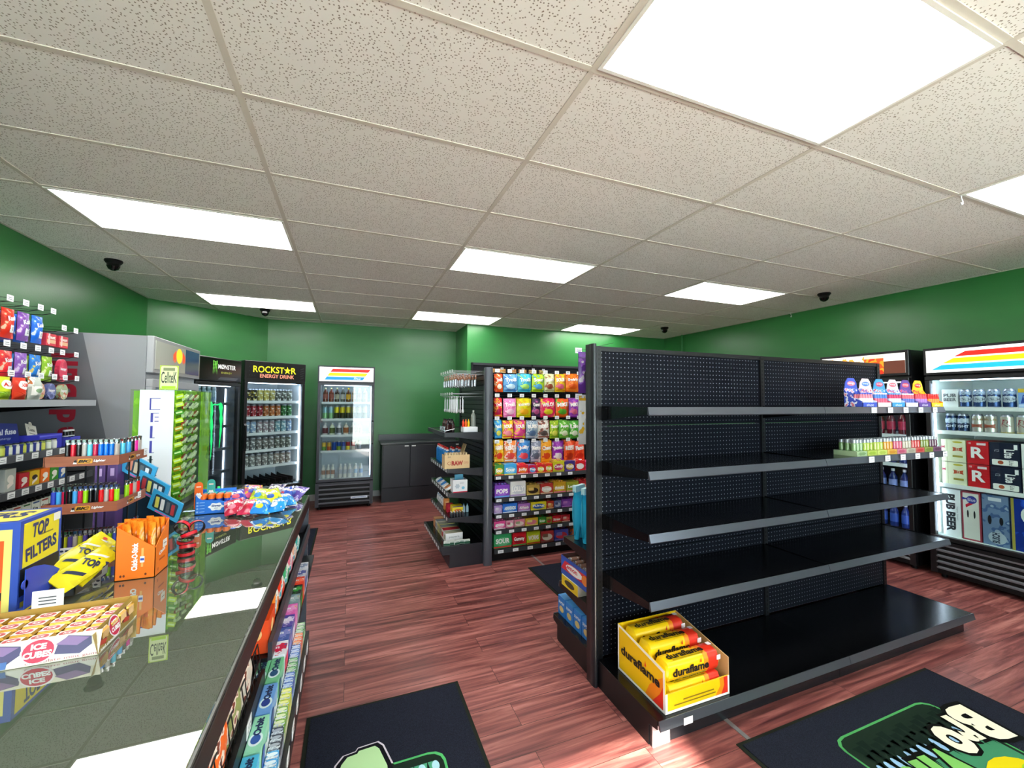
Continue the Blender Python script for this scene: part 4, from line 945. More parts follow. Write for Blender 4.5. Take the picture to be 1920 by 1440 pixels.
# second beer cooler, mostly behind the gondola
def hdr_tea(g, a, z0, z1):
    hdr_face(g, a, z0, z1, em('#e9e6df', .45), .024); h = z1-z0
    T_ = pm('#e8440c', '#f08818', '#c02408', 9, .4, .5)
    pr(g, 'rr', a*.30, z0+h*.44, a*.42, h*.70, T_, 2); pr(g, 'rect', a*.72, z0+h*.35, a*.44, h*.5, em('#5a2c1c', .35), 1); pr(g, 'rect', a*.30, z1-h*.2, a*.42, h*.12, em('#e8cfae', .45), 3)
    for k in range(7): pr(g, 'cloud', -a*.85+k*a*.16, z0+h*(.66+.1*math.sin(k*2.3)), a*.13, h*.22, em('#e8902c', .5), 1)
TB2, e2 = cooler('beverage_cooler', 'black cooler with a glowing iced tea picture sign behind the empty shelving', (4.735, 2.56, 0), -PI/2, .76, .74, 1.985, '#0e0f12', hdr_tea, (1.20, .93, .65, ), (.32, 1.70), handle=None, louvre='#8a8e94', lit=5, lights=0+1, inner='#3a3f46')
for z, wh, c, lb, cn in ((1.201, 'top', '#5a1020', '#b02848', 'dark red'), (.931, 'middle', '#20306c', '#3858b0', 'blue'), (.651, 'lower', '#20306c', '#8898d0', 'blue'), (.33, 'bottom', '#2a3c84', '#4060c0', 'blue')):
    for k in range(7): place(('b2', c, lb), lambda: bottle(.22, .033, LIQ(c), mt('#e8e8ee', .4), mt(lb, .4)), 'soda_bottle', f'{cn} bottle, {ORD[k]} on the {wh} shelf of the iced tea cooler', 'bottle', e2(-.27+.088*k, .12, z), 0, 'bottles in the iced tea cooler')

# --- low black cabinet and its worktop at the back wall
t = thing('base_cabinet', 'low black cabinet with flat doors against the back wall', 'cabinet', (1.06, 6.7, 0))
g = wg((1.06, 6.7, 0)); g.box(.46, 1.66, 6.47, 6.92, .09, .845, mt('#18191d', .4)); g.box(.46, 1.66, 6.45, 6.47, 0, .20, mt('#1a1b22', .4)); g.obj('body', t)
for k in range(3):
    g = wg((1.06, 6.7, 0)); x = .475+k*.395; g.box(x, x+.388, 6.452, 6.47, .21, .83, mt('#24252c', .38), .002); d = g.obj('door', t)
    g = wg((1.06, 6.7, 0)); xx = x+(.34 if k % 2 == 0 else .05); g.box(xx-.03, xx+.03, 6.446, 6.4515, .812, .828, mt('#d8dadc', .3)); g.obj('handle', d)
g = G(); g.box(-.62, .615, -.24, .23, 0, .03, mt('#34383c', .25), .004); g.box(-.62, .615, .20, .225, .03, .12, mt('#3c4044', .3)); tag(g.obj('worktop', None, (1.055, 6.695, .846)), 'dark grey worktop with a low backsplash on the back cabinet', 'worktop')

# ================================================================== GOODS
# --- hanging candy bags on the candy gondola
def bagx(X0, X1, Yt, Yb):
    """from the photo's crop measures to width, height and place on the hook plane"""
    return X0, X1, Yt, Yb
def px_to(px, py, y):
    d = Vector((0, 0, 0)); cam = S.camera.matrix_world
    v = cam.to_3x3() @ Vector(((px-960)/775.99, (720-py)/775.99, -1)); t = y/v.y
    return v.x*t, CAM_H+v.z*t
rowsC = [
 ('top', [(900, 975, '#e04018', '#f07818', '#f8e8d0', 'red and orange', 'Trolli'), (980, 1122, '#5fa4dc', '#3a7cc8', '#bfe0f4', 'light blue', 'Trolli'), (1126, 1258, '#48c0dc', '#2a98c8', '#a8e070', 'cyan', 'Trolli'), (1262, 1385, '#b8dc28', '#88b818', '#58a8d8', 'lime green', 'Sour'), (1390, 1490, '#dce4b4', '#c8c890', '#a0502c', 'pale cream', 'Gummi'), (1492, 1600, '#f0c820', '#e8a018', '#e06080', 'yellow', 'SOUR'), (1603, 1735, '#f07010', '#f89020', '#e85808', 'bright orange', 'Swirly')], 220, 400),
 ('second', [(895, 970, '#e01838', '#f0b020', '#b01048', 'crimson', 'Trolli'), (980, 1106, '#f090c8', '#e868b0', '#f8c8e0', 'pink', 'Trolli'), (1112, 1255, '#e8dc18', '#d0c810', '#f0b018', 'bright yellow', 'SOUR PATCH'), (1262, 1346, '#3a2440', '#58306a', '#c05890', 'dark purple', 'Gummi'), (1350, 1498, '#e81858', '#f05078', '#e0d020', 'hot pink', 'WELCH'), (1500, 1632, '#f05818', '#f87820', '#58b028', 'orange and green', 'MIKE'), (1634, 1730, '#9030b0', '#b058c8', '#e07090', 'violet', 'MIKE')], 465, 652),
 ('third', [(893, 966, '#2898e0', '#60c0e8', '#e0e058', 'sky blue', 'Patch'), (970, 1080, '#f0d028', '#e84840', '#f890a0', 'yellow and red', 'SOUR'), (1086, 1200, '#e83890', '#f0d028', '#f05898', 'magenta and yellow', 'SOUR'), (1203, 1320, '#8aa4bc', '#c8d4dc', '#5878a0', 'grey blue', 'BUBS'), (1322, 1440, '#dcd8d0', '#a86050', '#58504c', 'white and brown', 'BUBS'), (1443, 1530, '#a8d020', '#80b818', '#e8e860', 'lime', 'Sour'), (1533, 1634, '#58b030', '#80c848', '#e0ecc8', 'leaf green', 'Apple'), (1638, 1735, '#40a830', '#68c048', '#e8f0d8', 'deep green', 'Life')], 685, 862),
 ('fourth', [(890, 985, '#f0b018', '#f8d848', '#e03818', 'golden yellow', 'HARIBO'), (988, 1112, '#f08838', '#f0e0d8', '#e84840', 'orange and white', 'NERDS'), (1115, 1246, '#3888d8', '#60a8e8', '#e84858', 'mid blue', 'Jolly'), (1250, 1352, '#8890a8', '#c8ccdc', '#606c84', 'silver lavender', 'Mentos'), (1356, 1464, '#f0a010', '#f8b830', '#d84818', 'amber', 'Cheez'), (1468, 1580, '#9020a8', '#a840c0', '#e8e0ec', 'purple', 'Skittles'), (1584, 1688, '#e84810', '#f06818', '#c83008', 'red orange', 'REESE'), (1690, 1792, '#e83810', '#f85828', '#d02808', 'scarlet', 'Flamin')], 888, 1098)]
for rn, bags, Yt, Yb in rowsC:
    for k, (a_, b_, c1, c2, c3, cn, tx) in enumerate(bags):
        yb = 3.80+.01*(k % 3)
        x0, zt = px_to(760+a_/5.333, 660+Yt/5.333, yb); x1, zb = px_to(760+b_/5.333, 660+Yb/5.333, yb)
        w_ = (x1-x0)*.98; h_ = zt-zb
        m_ = pm(c1, c2, c3, 22, .3)
        prints = [('ell', .5, .30, .62, .30, c3), ('='+tx, .5, .68, .8, .20 if len(tx) < 8 else .14, '#f8f6f2', .08, .05), ('rect', .5, .10, .9, .06, c2)]
        o = bag(w_, h_, .045, m_, prints, seed=k+Yt).obj('candy_bag'); o.location = ((x0+x1)/2, yb, zb)
        o.rotation_euler = (0, math.radians(((k*37) % 7)-3)*.6, 0)
        tag(o, f'{cn} hanging candy bag, {ORD[k]} from the corner post in the {rn} row', 'candy bag', 'hanging candy bags')
        if k % 2 == 0:
            o2 = bpy.data.objects.new('candy_bag', o.data); COL.objects.link(o2); o2.location = ((x0+x1)/2+.006, yb+.058, zb+.008)
            tag(o2, f'{cn} candy bag hanging right behind the {ORD[k]} one in the {rn} row', 'candy bag', 'hanging candy bags')
# --- boxes on the candy gondola's shelves
boxC = [
 (.792, 'top', [(888, 980, '#4a9a48', '#e8c828', '#e86028', 'green and yellow', 'Sour', 105), (982, 1108, '#40a8e8', '#80c8f0', '#f0e060', 'light blue', 'Sour', 110), (1110, 1226, '#e02838', '#f08028', '#f8c8d0', 'red', 'Jolly', 95), (1228, 1306, '#d8184c', '#60a0e0', '#f090b0', 'pink and blue', 'Pop', 85), (1308, 1390, '#e02838', '#e8e048', '#f8b048', 'red and yellow', 'Fruit', 90), (1392, 1466, '#e83828', '#d8d038', '#f0a040', 'coral and lime', 'Fruit', 95), (1468, 1584, '#d0c828', '#c03868', '#b8b830', 'mustard', 'Candy', 115), (1586, 1690, '#483488', '#d0b048', '#6850a0', 'violet and gold', 'Wonka', 110), (1692, 1790, '#d81820', '#f8f0f0', '#e83030', 'bright red', 'Twizz', 105), (1792, 1900, '#e02870', '#d81850', '#f870a0', 'pink', 'Mike', 90)], 1225),
 (.586, 'second', [(886, 1040, '#8040b8', '#a060d0', '#60a8e0', 'purple', 'POPS', 125), (1042, 1200, '#e8e8e6', '#d0d4dc', '#b8a0d0', 'tall white', 'LOLLY', 150), (1206, 1338, '#b89848', '#382818', '#d8b868', 'tan and brown', '', 100), (1342, 1470, '#c03830', '#e8e0d0', '#d8c0a0', 'cream and red', 'Sweet', 105), (1473, 1600, '#c89820', '#e0b838', '#e87898', 'gold', 'drumstick', 110), (1603, 1726, '#a8a830', '#88a028', '#e088a0', 'olive green', 'Laffy', 105), (1729, 1850, '#c02830', '#d84840', '#f0c8a0', 'brick red', 'Boom', 108)], 1420),
 (.437, 'third', [(884, 965, '#a888c8', '#c8b0d8', '#e0d8e8', 'lavender', '', 72), (967, 1118, '#2870d8', '#70a8e8', '#e8f0f8', 'blue', 'AIRHEADS', 80), (1120, 1244, '#b070c0', '#d898c8', '#e0e0f0', 'lilac', 'Airheads', 68), (1247, 1405, '#e0d020', '#3060b8', '#f0e868', 'yellow and blue', 'Ring', 72), (1408, 1478, '#b83020', '#d88848', '#e8d0a0', 'rust', '', 68), (1481, 1550, '#6878a8', '#b0b8c8', '#404a78', 'slate', '', 66), (1553, 1660, '#7838a0', '#9858b8', '#c880c8', 'plum', '', 74), (1662, 1740, '#c82890', '#e050a8', '#f090c8', 'magenta', '', 78)], 1600),
 (.292, 'fourth', [(882, 1000, '#e04890', '#f8a8c8', '#f0f0f0', 'pink', 'gum', 68), (1003, 1080, '#e8a0b8', '#e8e8d8', '#c05070', 'rose and white', '', 66), (1083, 1190, '#e888a0', '#f0d8d0', '#a0a880', 'salmon', '', 66), (1193, 1322, '#e8c030', '#e88098', '#f0e090', 'yellow and pink', '', 68), (1325, 1402, '#389030', '#70b048', '#d83828', 'green', 'Sour', 66), (1405, 1458, '#a8b048', '#c83030', '#708030', 'olive', '', 60), (1461, 1555, '#d01828', '#e84040', '#58a038', 'red', 'Straw', 64), (1557, 1640, '#b81828', '#e86058', '#e8d0c0', 'dark red', '', 62)], 1770),
 (.115, 'bottom', [(880, 1062, '#30a060', '#60b880', '#d83830', 'green', 'SOUR', 120), (1066, 1204, '#d81828', '#a01020', '#40a048', 'red', 'Gummy', 115), (1208, 1344, '#c0d020', '#e0d838', '#d04028', 'lime yellow', 'WORMS', 112), (1348, 1478, '#b83838', '#e0d8c8', '#806050', 'white and red', '', 100), (1481, 1625, '#4048a0', '#c83848', '#7878c0', 'indigo and red', '', 98), (1660, 1800, '#d06828', '#4860b0', '#e0a040', 'orange and blue', '', 90)], 2000)]
for z, sn, bx, _ in boxC:
    for k, (a_, b_, c1, c2, c3, cn, tx, hh_) in enumerate(bx):
        x0 = px_to(760+a_/5.333, 900, 3.74)[0]; x1 = px_to(760+b_/5.333, 900, 3.74)[0]
        if x1 > 2.47: continue
        h_ = hh_/5.333*3.9/776*(1 if z > .5 else 1.15)
        m_ = pm(c1, c2, c3, 28, .4); P_ = mt(c1, .4)
        prints = [('F', 'ell', .5, .45, .8, .6, mt(c2, .4))]+([('F', '='+tx, .5, .5, .78, .36, '#fbfaf6', 0, .04)] if tx else [('F', 'rr', .35, .6, .4, .3, mt(c3, .4))])+[('F', 'rect', .5, .08, 1, .1, mt(c3, .4))]
        g = carton((x1-x0)*.96, .15, h_, {'F': P_, '*': m_, 'T': m_}, prints)
        if k % 2 == 0:          # display boxes with candy showing on top
            for q in range(4): g.box(-(x1-x0)*.4+q*(x1-x0)*.2, -(x1-x0)*.26+q*(x1-x0)*.2, -.05, .05, h_, h_+.012, m_, .003)
        tag(g.obj('candy_box', None, ((x0+x1)/2, 3.80, z+.001)), f'{cn} candy box, {ORD[k]} from the corner post on the {sn} candy shelf', 'candy box', 'candy boxes on the shelves')
# --- jelly pouches on the rear wall shelving
for k in range(6):
    c = ('#e09a50', '#e0a048', '#d88a48', '#d89850', '#c0b838', '#b8b040')[k]
    o = bag(.13, .19, .05, pm(c, '#f0c890', '#a86830', 25, .3), [], seed=k).obj('jelly_pouch'); o.location = (1.93+k*.17, 5.80, 1.795); tag(o, f'{"amber" if k < 4 else "yellow green"} jelly pouch, {ORD[k]} from the green wall step, on the rear shelving', 'pouch', 'jelly pouches on the rear shelving')

# --- blister tools and items on the end unit
BR = wood_mat('kraft', '#c08a5a', '#d8a878', (3, 3, 3))
def bcard():
    g = G(); g.box(-.001, .001, -.026, .026, .07, .115, mt('#c08060', .5)); g.box(-.001, .001, -.026, .026, -.005, .07, mt('#2a2e38', .4))
    g.box(-.008, -.001, -.018, .018, .0, .065, mt('#dfe4ea', .12, .2), .002); g.cyl((-.010, 0, .005), (-.010, 0, .06), .004, CHROME); g.flat('rect', (-.0012, 0, .10), -Y_, Z_, .04, .012, WHITE); return g
def spoon():
    g = G(); g.cyl((0, 0, .03), (0, 0, .13), .006, mt('#e4e6ea', .2, .3)); g.lathe([(.006, 0), (.012, .012), (.010, .03), (.006, .034)], mt('#e4e6ea', .2, .3)); g.tube([(0, 0, .13), (0, .008, .145), (0, -.002, .152)], .003, CHROME); return g
for k in range(6):
    for q in range(4):
        place('bcard', bcard, 'blister_pack', f'small blister pack with orange header, {ORD[k]} hook back and {ORD[q]} on it', 'blister pack', (.925+q*.062, 3.80+k*.1, 1.638), 0, 'blister packs on the end unit hooks')
for k in range(6):
    for q in range(2):
        place('spoon', spoon, 'glass_pipe', f'clear hanging glass tool, {ORD[k]} lower hook back and {ORD[q]} on it', 'tool', (.93+q*.06, 3.80+k*.1, 1.385), 0, 'clear tools on the lower hooks')
def on3(z): return z+.001
# top shelf
g = G(); g.box(-.07, .07, -.05, .05, 0, .05, mt('#e6eaf0', .4), .003); tag(g.obj('display_tray', None, (1.06, 3.82, 1.206)), 'white low display tray on the highest end unit shelf', 'tray')
for k, (c, cn) in enumerate((('#e83018', 'red'), ('#f06a18', 'orange'), ('#f0c020', 'yellow'))):
    place(('nail', c), lambda: bottle(.07, .011, mt(c, .2), mt(c, .3), None), 'small_bottle', f'tiny {cn} bottle standing on the white tray', 'bottle', (.995+k*.026, 3.80, 1.2565))
g = bottle(.155, .024, mt('#8a928c', .15, 0, .7), mt('#b8c0b8', .3)); tag(g.obj('pump_bottle', None, (1.105, 3.84, 1.2565)), 'grey see-through bottle standing on the white tray by the corner post', 'bottle')
for k in range(8):
    c = ('#1c1418', '#241418', '#501c1c', '#1c1c20')[k % 4]
    place(('ink', c), lambda: bottle(.12, .017, mt(c, .2), BLK2, mt('#3a1818', .3)), 'small_bottle', f'dark bottle, {ORD[k]} in the group on the highest end unit shelf', 'bottle', (.87+(k % 2)*.05, 3.90+(k//2)*.055, 1.206), 0, 'dark bottles on the end unit')
g = G(); g.tube([(0, 0, .01), (.0, .25, .01), (.09, .25, .03), (.09, 0, .03), (0, 0, .01)], .004, CHROME); g.tube([(0, 0, .05), (0, .25, .05)], .003, CHROME)
for k in range(6): g.cyl((0, .04*k+.02, .0), (0, .04*k+.02, .05), .003, CHROME)
tag(g.obj('wire_rack', None, (.835, 3.85, 1.206)), 'small chrome wire rack around the dark bottles', 'rack')
# second shelf: kraft box of cones, blue butane cans
g = carton(.235, .12, .125, {'*': mt('#d9b98a', .6), 'I': mt('#9a7648', .7)}, [('F', '=RAW', .50, .40, .46, .34, '#a82a20', 0, .06), ('F', 'ell', .18, .4, .14, .26, '#a82a20'), ('F', 'ell', .18, .4, .11, .20, '#d9b98a'), ('F', '=cones', .85, .42, .2, .16, '#c88068'), ('F', '=RAW', .18, .86, .12, .14, '#6a5a58')], top_open=True)
g.prism([(.05, .12), (.085, .22), (.088, .219), (.053, .119)], 'y', -.055, .058, mt('#c8a878', .6))
g.T = None
o = g.obj('kraft_box', None, (.935, 3.83, .876)); tag(o, 'open kraft box with large red capitals on the second end unit shelf', 'box')
for k in range(8):
    for q in range(2): place('cone', lambda: G().cyl((0, 0, 0), (0, 0, .125), .006, mt('#c8a878', .6)).cyl((0, 0, .10), (0, 0, .137), .010, mt('#dcc49c', .6), 12), 'cone_tube', f'paper cone tube, {ORD[k]} along row {"one" if q == 0 else "two"} in the open kraft box', 'tube', (.84+k*.0265, 3.80+q*.05, .8812), 0, 'paper cone tubes in the kraft box')
def butane():
    g = G(); g.lathe([(.022, 0), (.024, .004), (.024, .12), (.018, .135)], mt('#1f86d8', .3, .2), n=16); g.lathe([(.016, .135), (.017, .15), (.012, .165), (.006, .17)], [mt('#e8e8ec', .3), mt('#d02020', .3), mt('#d02020', .3)]); g.flat('rect', (0, -.0245, .06), X_, Z_, .026, .03, WHITE); return g
for k in range(6): place('butane', butane, 'gas_canister', f'blue butane canister with red cap, {ORD[k]} behind the kraft box', 'canister', (.90+(k % 3)*.06, 4.03+(k//3)*.09, .876), 0, 'blue gas canisters')
for k in range(4):
    place('butane2', butane, 'gas_canister', f'blue butane canister, {ORD[k]} towards the far end of the second shelf', 'canister', (.90, 4.22+k*.08, .876), 0, 'blue gas canisters')
# third shelf
g = carton(.135, .12, .115, {'*': mt('#eceef2', .45), 'I': mt('#c0c4cc', .5)}, [('F', 'rect', .5, .04, 1, .08, '#d02848'), ('F', '=clear', .62, .75, .3, .09, '#606878'), ('F', 'ell', .7, .35, .22, .24, '#70b8d8'), ('F', 'cloud', .3, .5, .3, .4, '#b8c4d0')], True)
g.box(-.03, .05, .03, .045, .10, .15, mt('#68bce0', .4)); tag(g.obj('display_box', None, (.965, 3.83, .656)), 'white display box with a pale blue dot on the third end unit shelf', 'box')
for k, (c, cn) in enumerate((('#b87848', 'copper'), ('#e8e8ea', 'white'), ('#2a80d0', 'blue'), ('#e8e8ea', 'pearl'), ('#2868b8', 'dark blue'), ('#d0d4da', 'silver'))):
    place(('jarl', c), lambda: G().lathe([(.03, 0), (.034, .006), (.034, .028), (.030, .034)], [mt(c, .3), mt('#e8eaee', .3), mt(c, .3)], n=16), 'round_tin', f'{cn} round tin, {ORD[k]} from the white display box, leaning on the third shelf', 'tin', (.885, 3.885+k*.085, .668), 0, 'round tins', rot=(0, -.5, 0))
# fourth shelf
g = carton(.10, .09, .085, {'*': mt('#e8d020', .4), 'I': mt('#c0a818', .5)}, [('F', 'ell', .5, .5, .7, .4, '#d87020'), ('F', '=mini', .5, .5, .4, .2, '#602818'), ('F', 'rect', .5, .95, 1, .1, '#20286a')]); tag(g.obj('display_box', None, (.955, 3.86, .436)), 'yellow box with an orange oval on the fourth end unit shelf', 'box')
g = carton(.06, .06, .075, mt('#c81838', .4), [('F', 'ell', .5, .5, .6, .5, '#e04058')]); tag(g.obj('display_box', None, (.915, 3.98, .436)), 'crimson box behind the yellow box on the fourth shelf', 'box')
g = carton(.05, .05, .10, mt('#d88a40', .4), [('F', 'rect', .5, .6, .7, .4, '#f0c080')]); tag(g.obj('display_box', None, (.905, 4.08, .436)), 'orange box farthest back on the fourth end unit shelf', 'box')
for k in range(2): place('eye', lambda: bottle(.08, .014, mt('#a8c8d8', .15), mt('#5090c8', .3)), 'small_bottle', f'tiny clear bottle with blue cap, {ORD[k]} beside the yellow box', 'bottle', (1.035+k*.034, 3.90, .436), 0, 'tiny bottles')
for k in range(10):
    place('shot', lambda: bottle(.05, .011, mt('#3a3c42', .2), mt('#eceef2', .3)), 'small_bottle', f'{ORD[k]} tiny white-capped vial in the wire holder at the shelf edge', 'vial', (.885+(k % 5)*.027, 3.765+(k//5)*.028, .436), 0, 'white-capped vials')
for k in range(4): place('pouchw', lambda: bag(.07, .09, .03, pm('#e8e8ea', '#c8ccd4', '#4878a0', 30), [], seed=3), 'pouch', f'white pouch, {ORD[k]} along the far part of the fourth shelf', 'pouch', (.90, 4.17+k*.09, .436), -PI/2, 'white pouches')
# base deck: flat boxes and small green packs
for k, (c, t_, cn) in enumerate((('#f0f0f2', '#b8b49a', 'white'), ('#e8dcd8', '#c02030', 'red-topped'), ('#b8a878', '#7f8a84', 'grey-green'), ('#c8c070', '#94968a', 'khaki'), ('#d8d4d0', '#788088', 'slate-topped'), ('#c07848', '#d0a070', 'copper'))):
    g = carton(.16, .085, .085, {'*': mt(c, .45), 'T': mt(t_, .45)}, [('F', '=papers', .5, .55, .6, .2, '#707078'), ('F', 'rect', .5, .2, .8, .06, '#a0a0a8'), ('L', 'rect', .5, .5, .7, .5, mt(t_, .5))]); tag(g.obj('paper_box', None, (.93, 3.88+k*.105, .186)), f'{cn} paper box, {ORD[k]} from the end of the end unit base', 'box', 'paper boxes on the end unit base')
for k in range(5): place('gpk', lambda: carton(.055, .022, .035, mt('#dfe4e0', .4), [('F', 'rect', .5, .3, 1, .5, '#1f5a40'), ('F', '=mint', .5, .72, .6, .3, '#2a4a40')]), 'small_pack', f'small green and white pack, {ORD[k]} along the front of the end unit base', 'pack', (.845+k*.047, 3.775+.01*(k % 2), .186), .25*(k % 3-1), 'small green packs')

# --- far side of the empty gondola, seen past its end
for k in range(4):
    g = bag(.12, .27, .07, mt('#28b4dc', .5), [], seed=k*3+1); g.box(-.055, .055, -.012, .012, .262, .30, mt('#b8e4f0', .4)); 
    for s in (-1, 1): g.lathe([(.016, 0), (.02, .04), (.026, .12)], mt('#28b4dc', .5), s*.025, 0, -.03, 10)
    o = g.obj('rubber_gloves', None, (1.355+.01*k, 2.30-k*.085, .672), .5); tag(o, f'pair of bright blue rubber gloves, {ORD[k]} from the outer shelf edge', 'gloves', 'blue rubber gloves')
g = G(); tag(carton(.13, .36, .115, {'F': mt('#eef0f4', .4), 'L': mt('#2858b8', .4), 'T': mt('#2858b8', .4), '*': mt('#2858b8', .4), 'I': mt('#5a4440', .5)}, [('L', 'para', .5, .55, 1, .5, '#d02838'), ('L', 'ell', .45, .55, .55, .45, '#f0f0f4'), ('L', '=Lemon', .35, .6, .42, .25, '#d02838', 0, .03), ('L', 'ell', .8, .5, .2, .5, '#e88838'), ('F', 'rect', .5, .25, 1, .3, '#2858b8'), ('F', 'rect', .5, .55, 1, .12, '#d02838')], True).obj('snack_carton', None, (1.345, 2.215, .405)), 'blue, white and red open snack carton at the end of the far side shelf', 'carton')
for k in range(6): place('cake', lambda: bag(.10, .05, .03, pm('#a88070', '#d0c8c8', '#8890a8', 30, .2), [], seed=5), 'wrapped_cake', f'wrapped snack cake, {ORD[k]} lying in the open snack carton', 'snack cake', (1.345, 2.06+k*.058, .46), 0, 'wrapped cakes')
tag(carton(.14, .20, .062, {'*': mt('#e8e4d8', .4), 'L': mt('#e8c828', .4), 'T': mt('#f0e8c0', .4)}, [('L', 'ell', .5, .5, .6, .6, '#4a4030'), ('T', 'rect', .5, .5, .6, .7, '#e8d060')]).obj('snack_carton', None, (1.345, 2.28, .3415)), 'small yellow and white carton right under the open snack carton', 'carton')
for k in range(4):
    tag(carton(.12, .092, .115, {'*': mt('#1f7ad0', .4), 'T': mt('#4a9ae0', .4)}, [('L', '=sugar', .5, .65, .8, .2, '#e8f0f8', 0, .02), ('L', 'ell', .5, .35, .6, .34, '#d8c080'), ('F', 'rect', .5, .4, .6, .3, '#e8f0f8')]).obj('cookie_box', None, (1.34, 2.39-k*.098, .1365)), f'blue cookie box, {ORD[k]} from the outer edge of the lowest shelf', 'cookie box', 'blue cookie boxes')
for k, (zt, c1, c2, c3, h_, cn) in enumerate(((1.55, '#5a2a88', '#8a50b8', '#c8c0cc', .26, 'purple and grey'), (1.23, '#e8e8ea', '#dfe2e8', '#e8b818', .31, 'white and gold'))):
    for q in range(2):
        o = bag(.14, h_, .05, pm(c1, c2, c3, 16, .3), [('rect', .5, .93, .96, .1, '#e8b020' if k else '#7a40b0'), ('ell', .5, .4, .6, .4, '#3a3a40' if k == 0 else '#c8ccd4')], seed=k*2+q).obj('snack_bag'); o.location = (1.40+.02*q, 2.26-q*.07, zt)
        tag(o, f'{cn} hanging snack bag, {"outer" if q == 0 else "inner"} one beyond the end of the empty shelving', 'snack bag')
T_h = T
for z in (1.80, 1.52):
    pass

# --- log carton on the base deck
Yw = mt('#f2c40c', .4); LOGY = mt('#f6c812', .3)
o_ = thing('firelog_carton', 'open yellow carton of wrapped fire logs on the near corner of the empty shelving', 'carton', (1.490, 1.655, .1365))
cw, cd_, ch = .375, .34, .225
g = G(); Wt = mt('#f4f2ec', .5); KR = mt('#c8a070', .6); t_ = .004
g.box(-cw/2, cw/2, -cd_/2, -cd_/2+t_, 0, .085, Yw); g.box(-cw/2, cw/2, cd_/2-t_, cd_/2, 0, ch, Yw)
g.prism([(-cd_/2, 0), (cd_/2, 0), (cd_/2, ch), (-cd_/2, .185)], 'x', -cw/2, -cw/2+t_, Yw); g.prism([(-cd_/2, 0), (cd_/2, 0), (cd_/2, ch), (-cd_/2, .165)], 'x', cw/2-t_, cw/2, KR)
g.box(-cw/2, cw/2, -cd_/2, cd_/2, 0, .003, KR)
def pq(pts, mat, face, k): 
    if face == 'F': g.add([(x, -cd_/2-.0006*k, z) for x, z in pts], [tuple(range(len(pts)))], mat)
    else: g.add([(-cw/2-.0006*k, -y, z) for y, z in pts], [tuple(range(len(pts)))], mat)
RE, OR_ = mt('#e0301c', .4), mt('#f08a18', .4)
pq([(-cw/2, 0), (cw/2, 0), (cw/2, .085), (-cw/2, .085)], Wt, 'F', 1); pq([(-cw/2+.012, .012), (cw/2-.012, .012), (cw/2-.012, .085), (-cw/2+.012, .085)], Yw, 'F', 2)
pq([(.10, .012), (cw/2-.012, .012), (cw/2-.012, .085), (.125, .085), (.13, .05)], OR_, 'F', 3); pq([(.135, .012), (cw/2-.012, .012), (cw/2-.012, .085), (.15, .085), (.155, .05)], RE, 'F', 4)
g.flat('rect', (0, -cd_/2-.003, .045), X_, Z_, .18, .006, mt('#8a7010')); g.flat('rect', (-.02, -cd_/2-.003, .03), X_, Z_, .24, .005, mt('#8a7010'))
pq([(-cd_/2, 0), (cd_/2, 0), (cd_/2, .185), (-cd_/2, ch)], Wt, 'L', 1); pq([(-cd_/2+.01, .012), (cd_/2-.012, .012), (cd_/2-.012, .172), (-cd_/2+.01, ch-.012)], Yw, 'L', 2)
pq([(.04, .012), (cd_/2-.012, .012), (cd_/2-.012, .15), (.12, .12), (.07, .07)], OR_, 'L', 3); pq([(.09, .012), (cd_/2-.012, .012), (cd_/2-.012, .11), (.14, .07)], RE, 'L', 4)
g.flat('=duraflame', (-cw/2-.0036, 0.0, .115), -Y_, Vector((0, 0, 1)), .28, .045, mt('#1c1a1c', .4), 0, .035)
g.flat('tri', (-cw/2-.004, -.045, .148), -Y_, Z_, .012, .028, RE)
g.obj('box', o_)
def log(lab, x, y, z, L_=.33, ry=0, rx=0, sm=False):
    g = G(); n = 14; vs = []; segs = [(-.5, .010), (-.47, .030), (-.44, .042), (.0, .043), (.44, .042), (.47, .030), (.5, .010)]
    pts = []
    for s, r in segs:
        for i in range(n):
            a_ = 2*PI*i/n; q = max(abs(math.cos(a_)), abs(math.sin(a_))); rr = r/(q**.7)
            if abs(s) > .46: pts.append((s*L_, rr*math.cos(a_)*1.25, rr*math.sin(a_)*(.35 if abs(s) > .49 else .8)))
            else: pts.append((s*L_, rr*math.cos(a_), rr*math.sin(a_)*1.0))
    for j in range(len(segs)-1):
        m_ = LOGY
        g.add(pts[j*n:(j+2)*n], [(i, (i+1) % n, n+(i+1) % n, n+i) for i in range(n)], m_, True)
    for f0, f1, m_ in ((.18, .26, OR_), (.26, .44, RE)):
        for sgn in (1,):
            g.add([(s*L_, r_*math.cos(a_)/max(abs(math.cos(a_)), abs(math.sin(a_)))**.7, r_*math.sin(a_)/max(abs(math.cos(a_)), abs(math.sin(a_)))**.7) for s, r_ in ((f0, .0438), (f1, .0438)) for a_ in [2*PI*i/n for i in range(n)]], [(i, (i+1) % n, n+(i+1) % n, n+i) for i in range(n)], m_, True)
    for o3, u3, v3 in (((-.02, -.046, 0), X_, Z_), ((-.02, 0, .046), X_, Y_)):
        g.flat('=duraflame', o3, u3, v3, .21, .036, mt('#1c1a1c', .4), 0, .035); g.flat('tri', Vector(o3)+u3*.058+v3*.028, u3, v3, .010, .024, RE)
        g.flat('rect', Vector(o3)+u3*.0-v3*.026, u3, v3, .18, .005, mt('#9a8010')); g.flat('rr', Vector(o3)+u3*.165+v3*.016, u3, v3, .024, .022, mt('#e8d8e0'))
    o = g.obj('fire_log', None, (x, y, z)); o.rotation_euler = (rx, ry, 0); return tag(o, lab, 'fire log', 'wrapped fire logs')
bx_, by_ = 1.490, 1.655
log('yellow wrapped fire log lying highest at the front of the carton', bx_, by_-.105, .285)
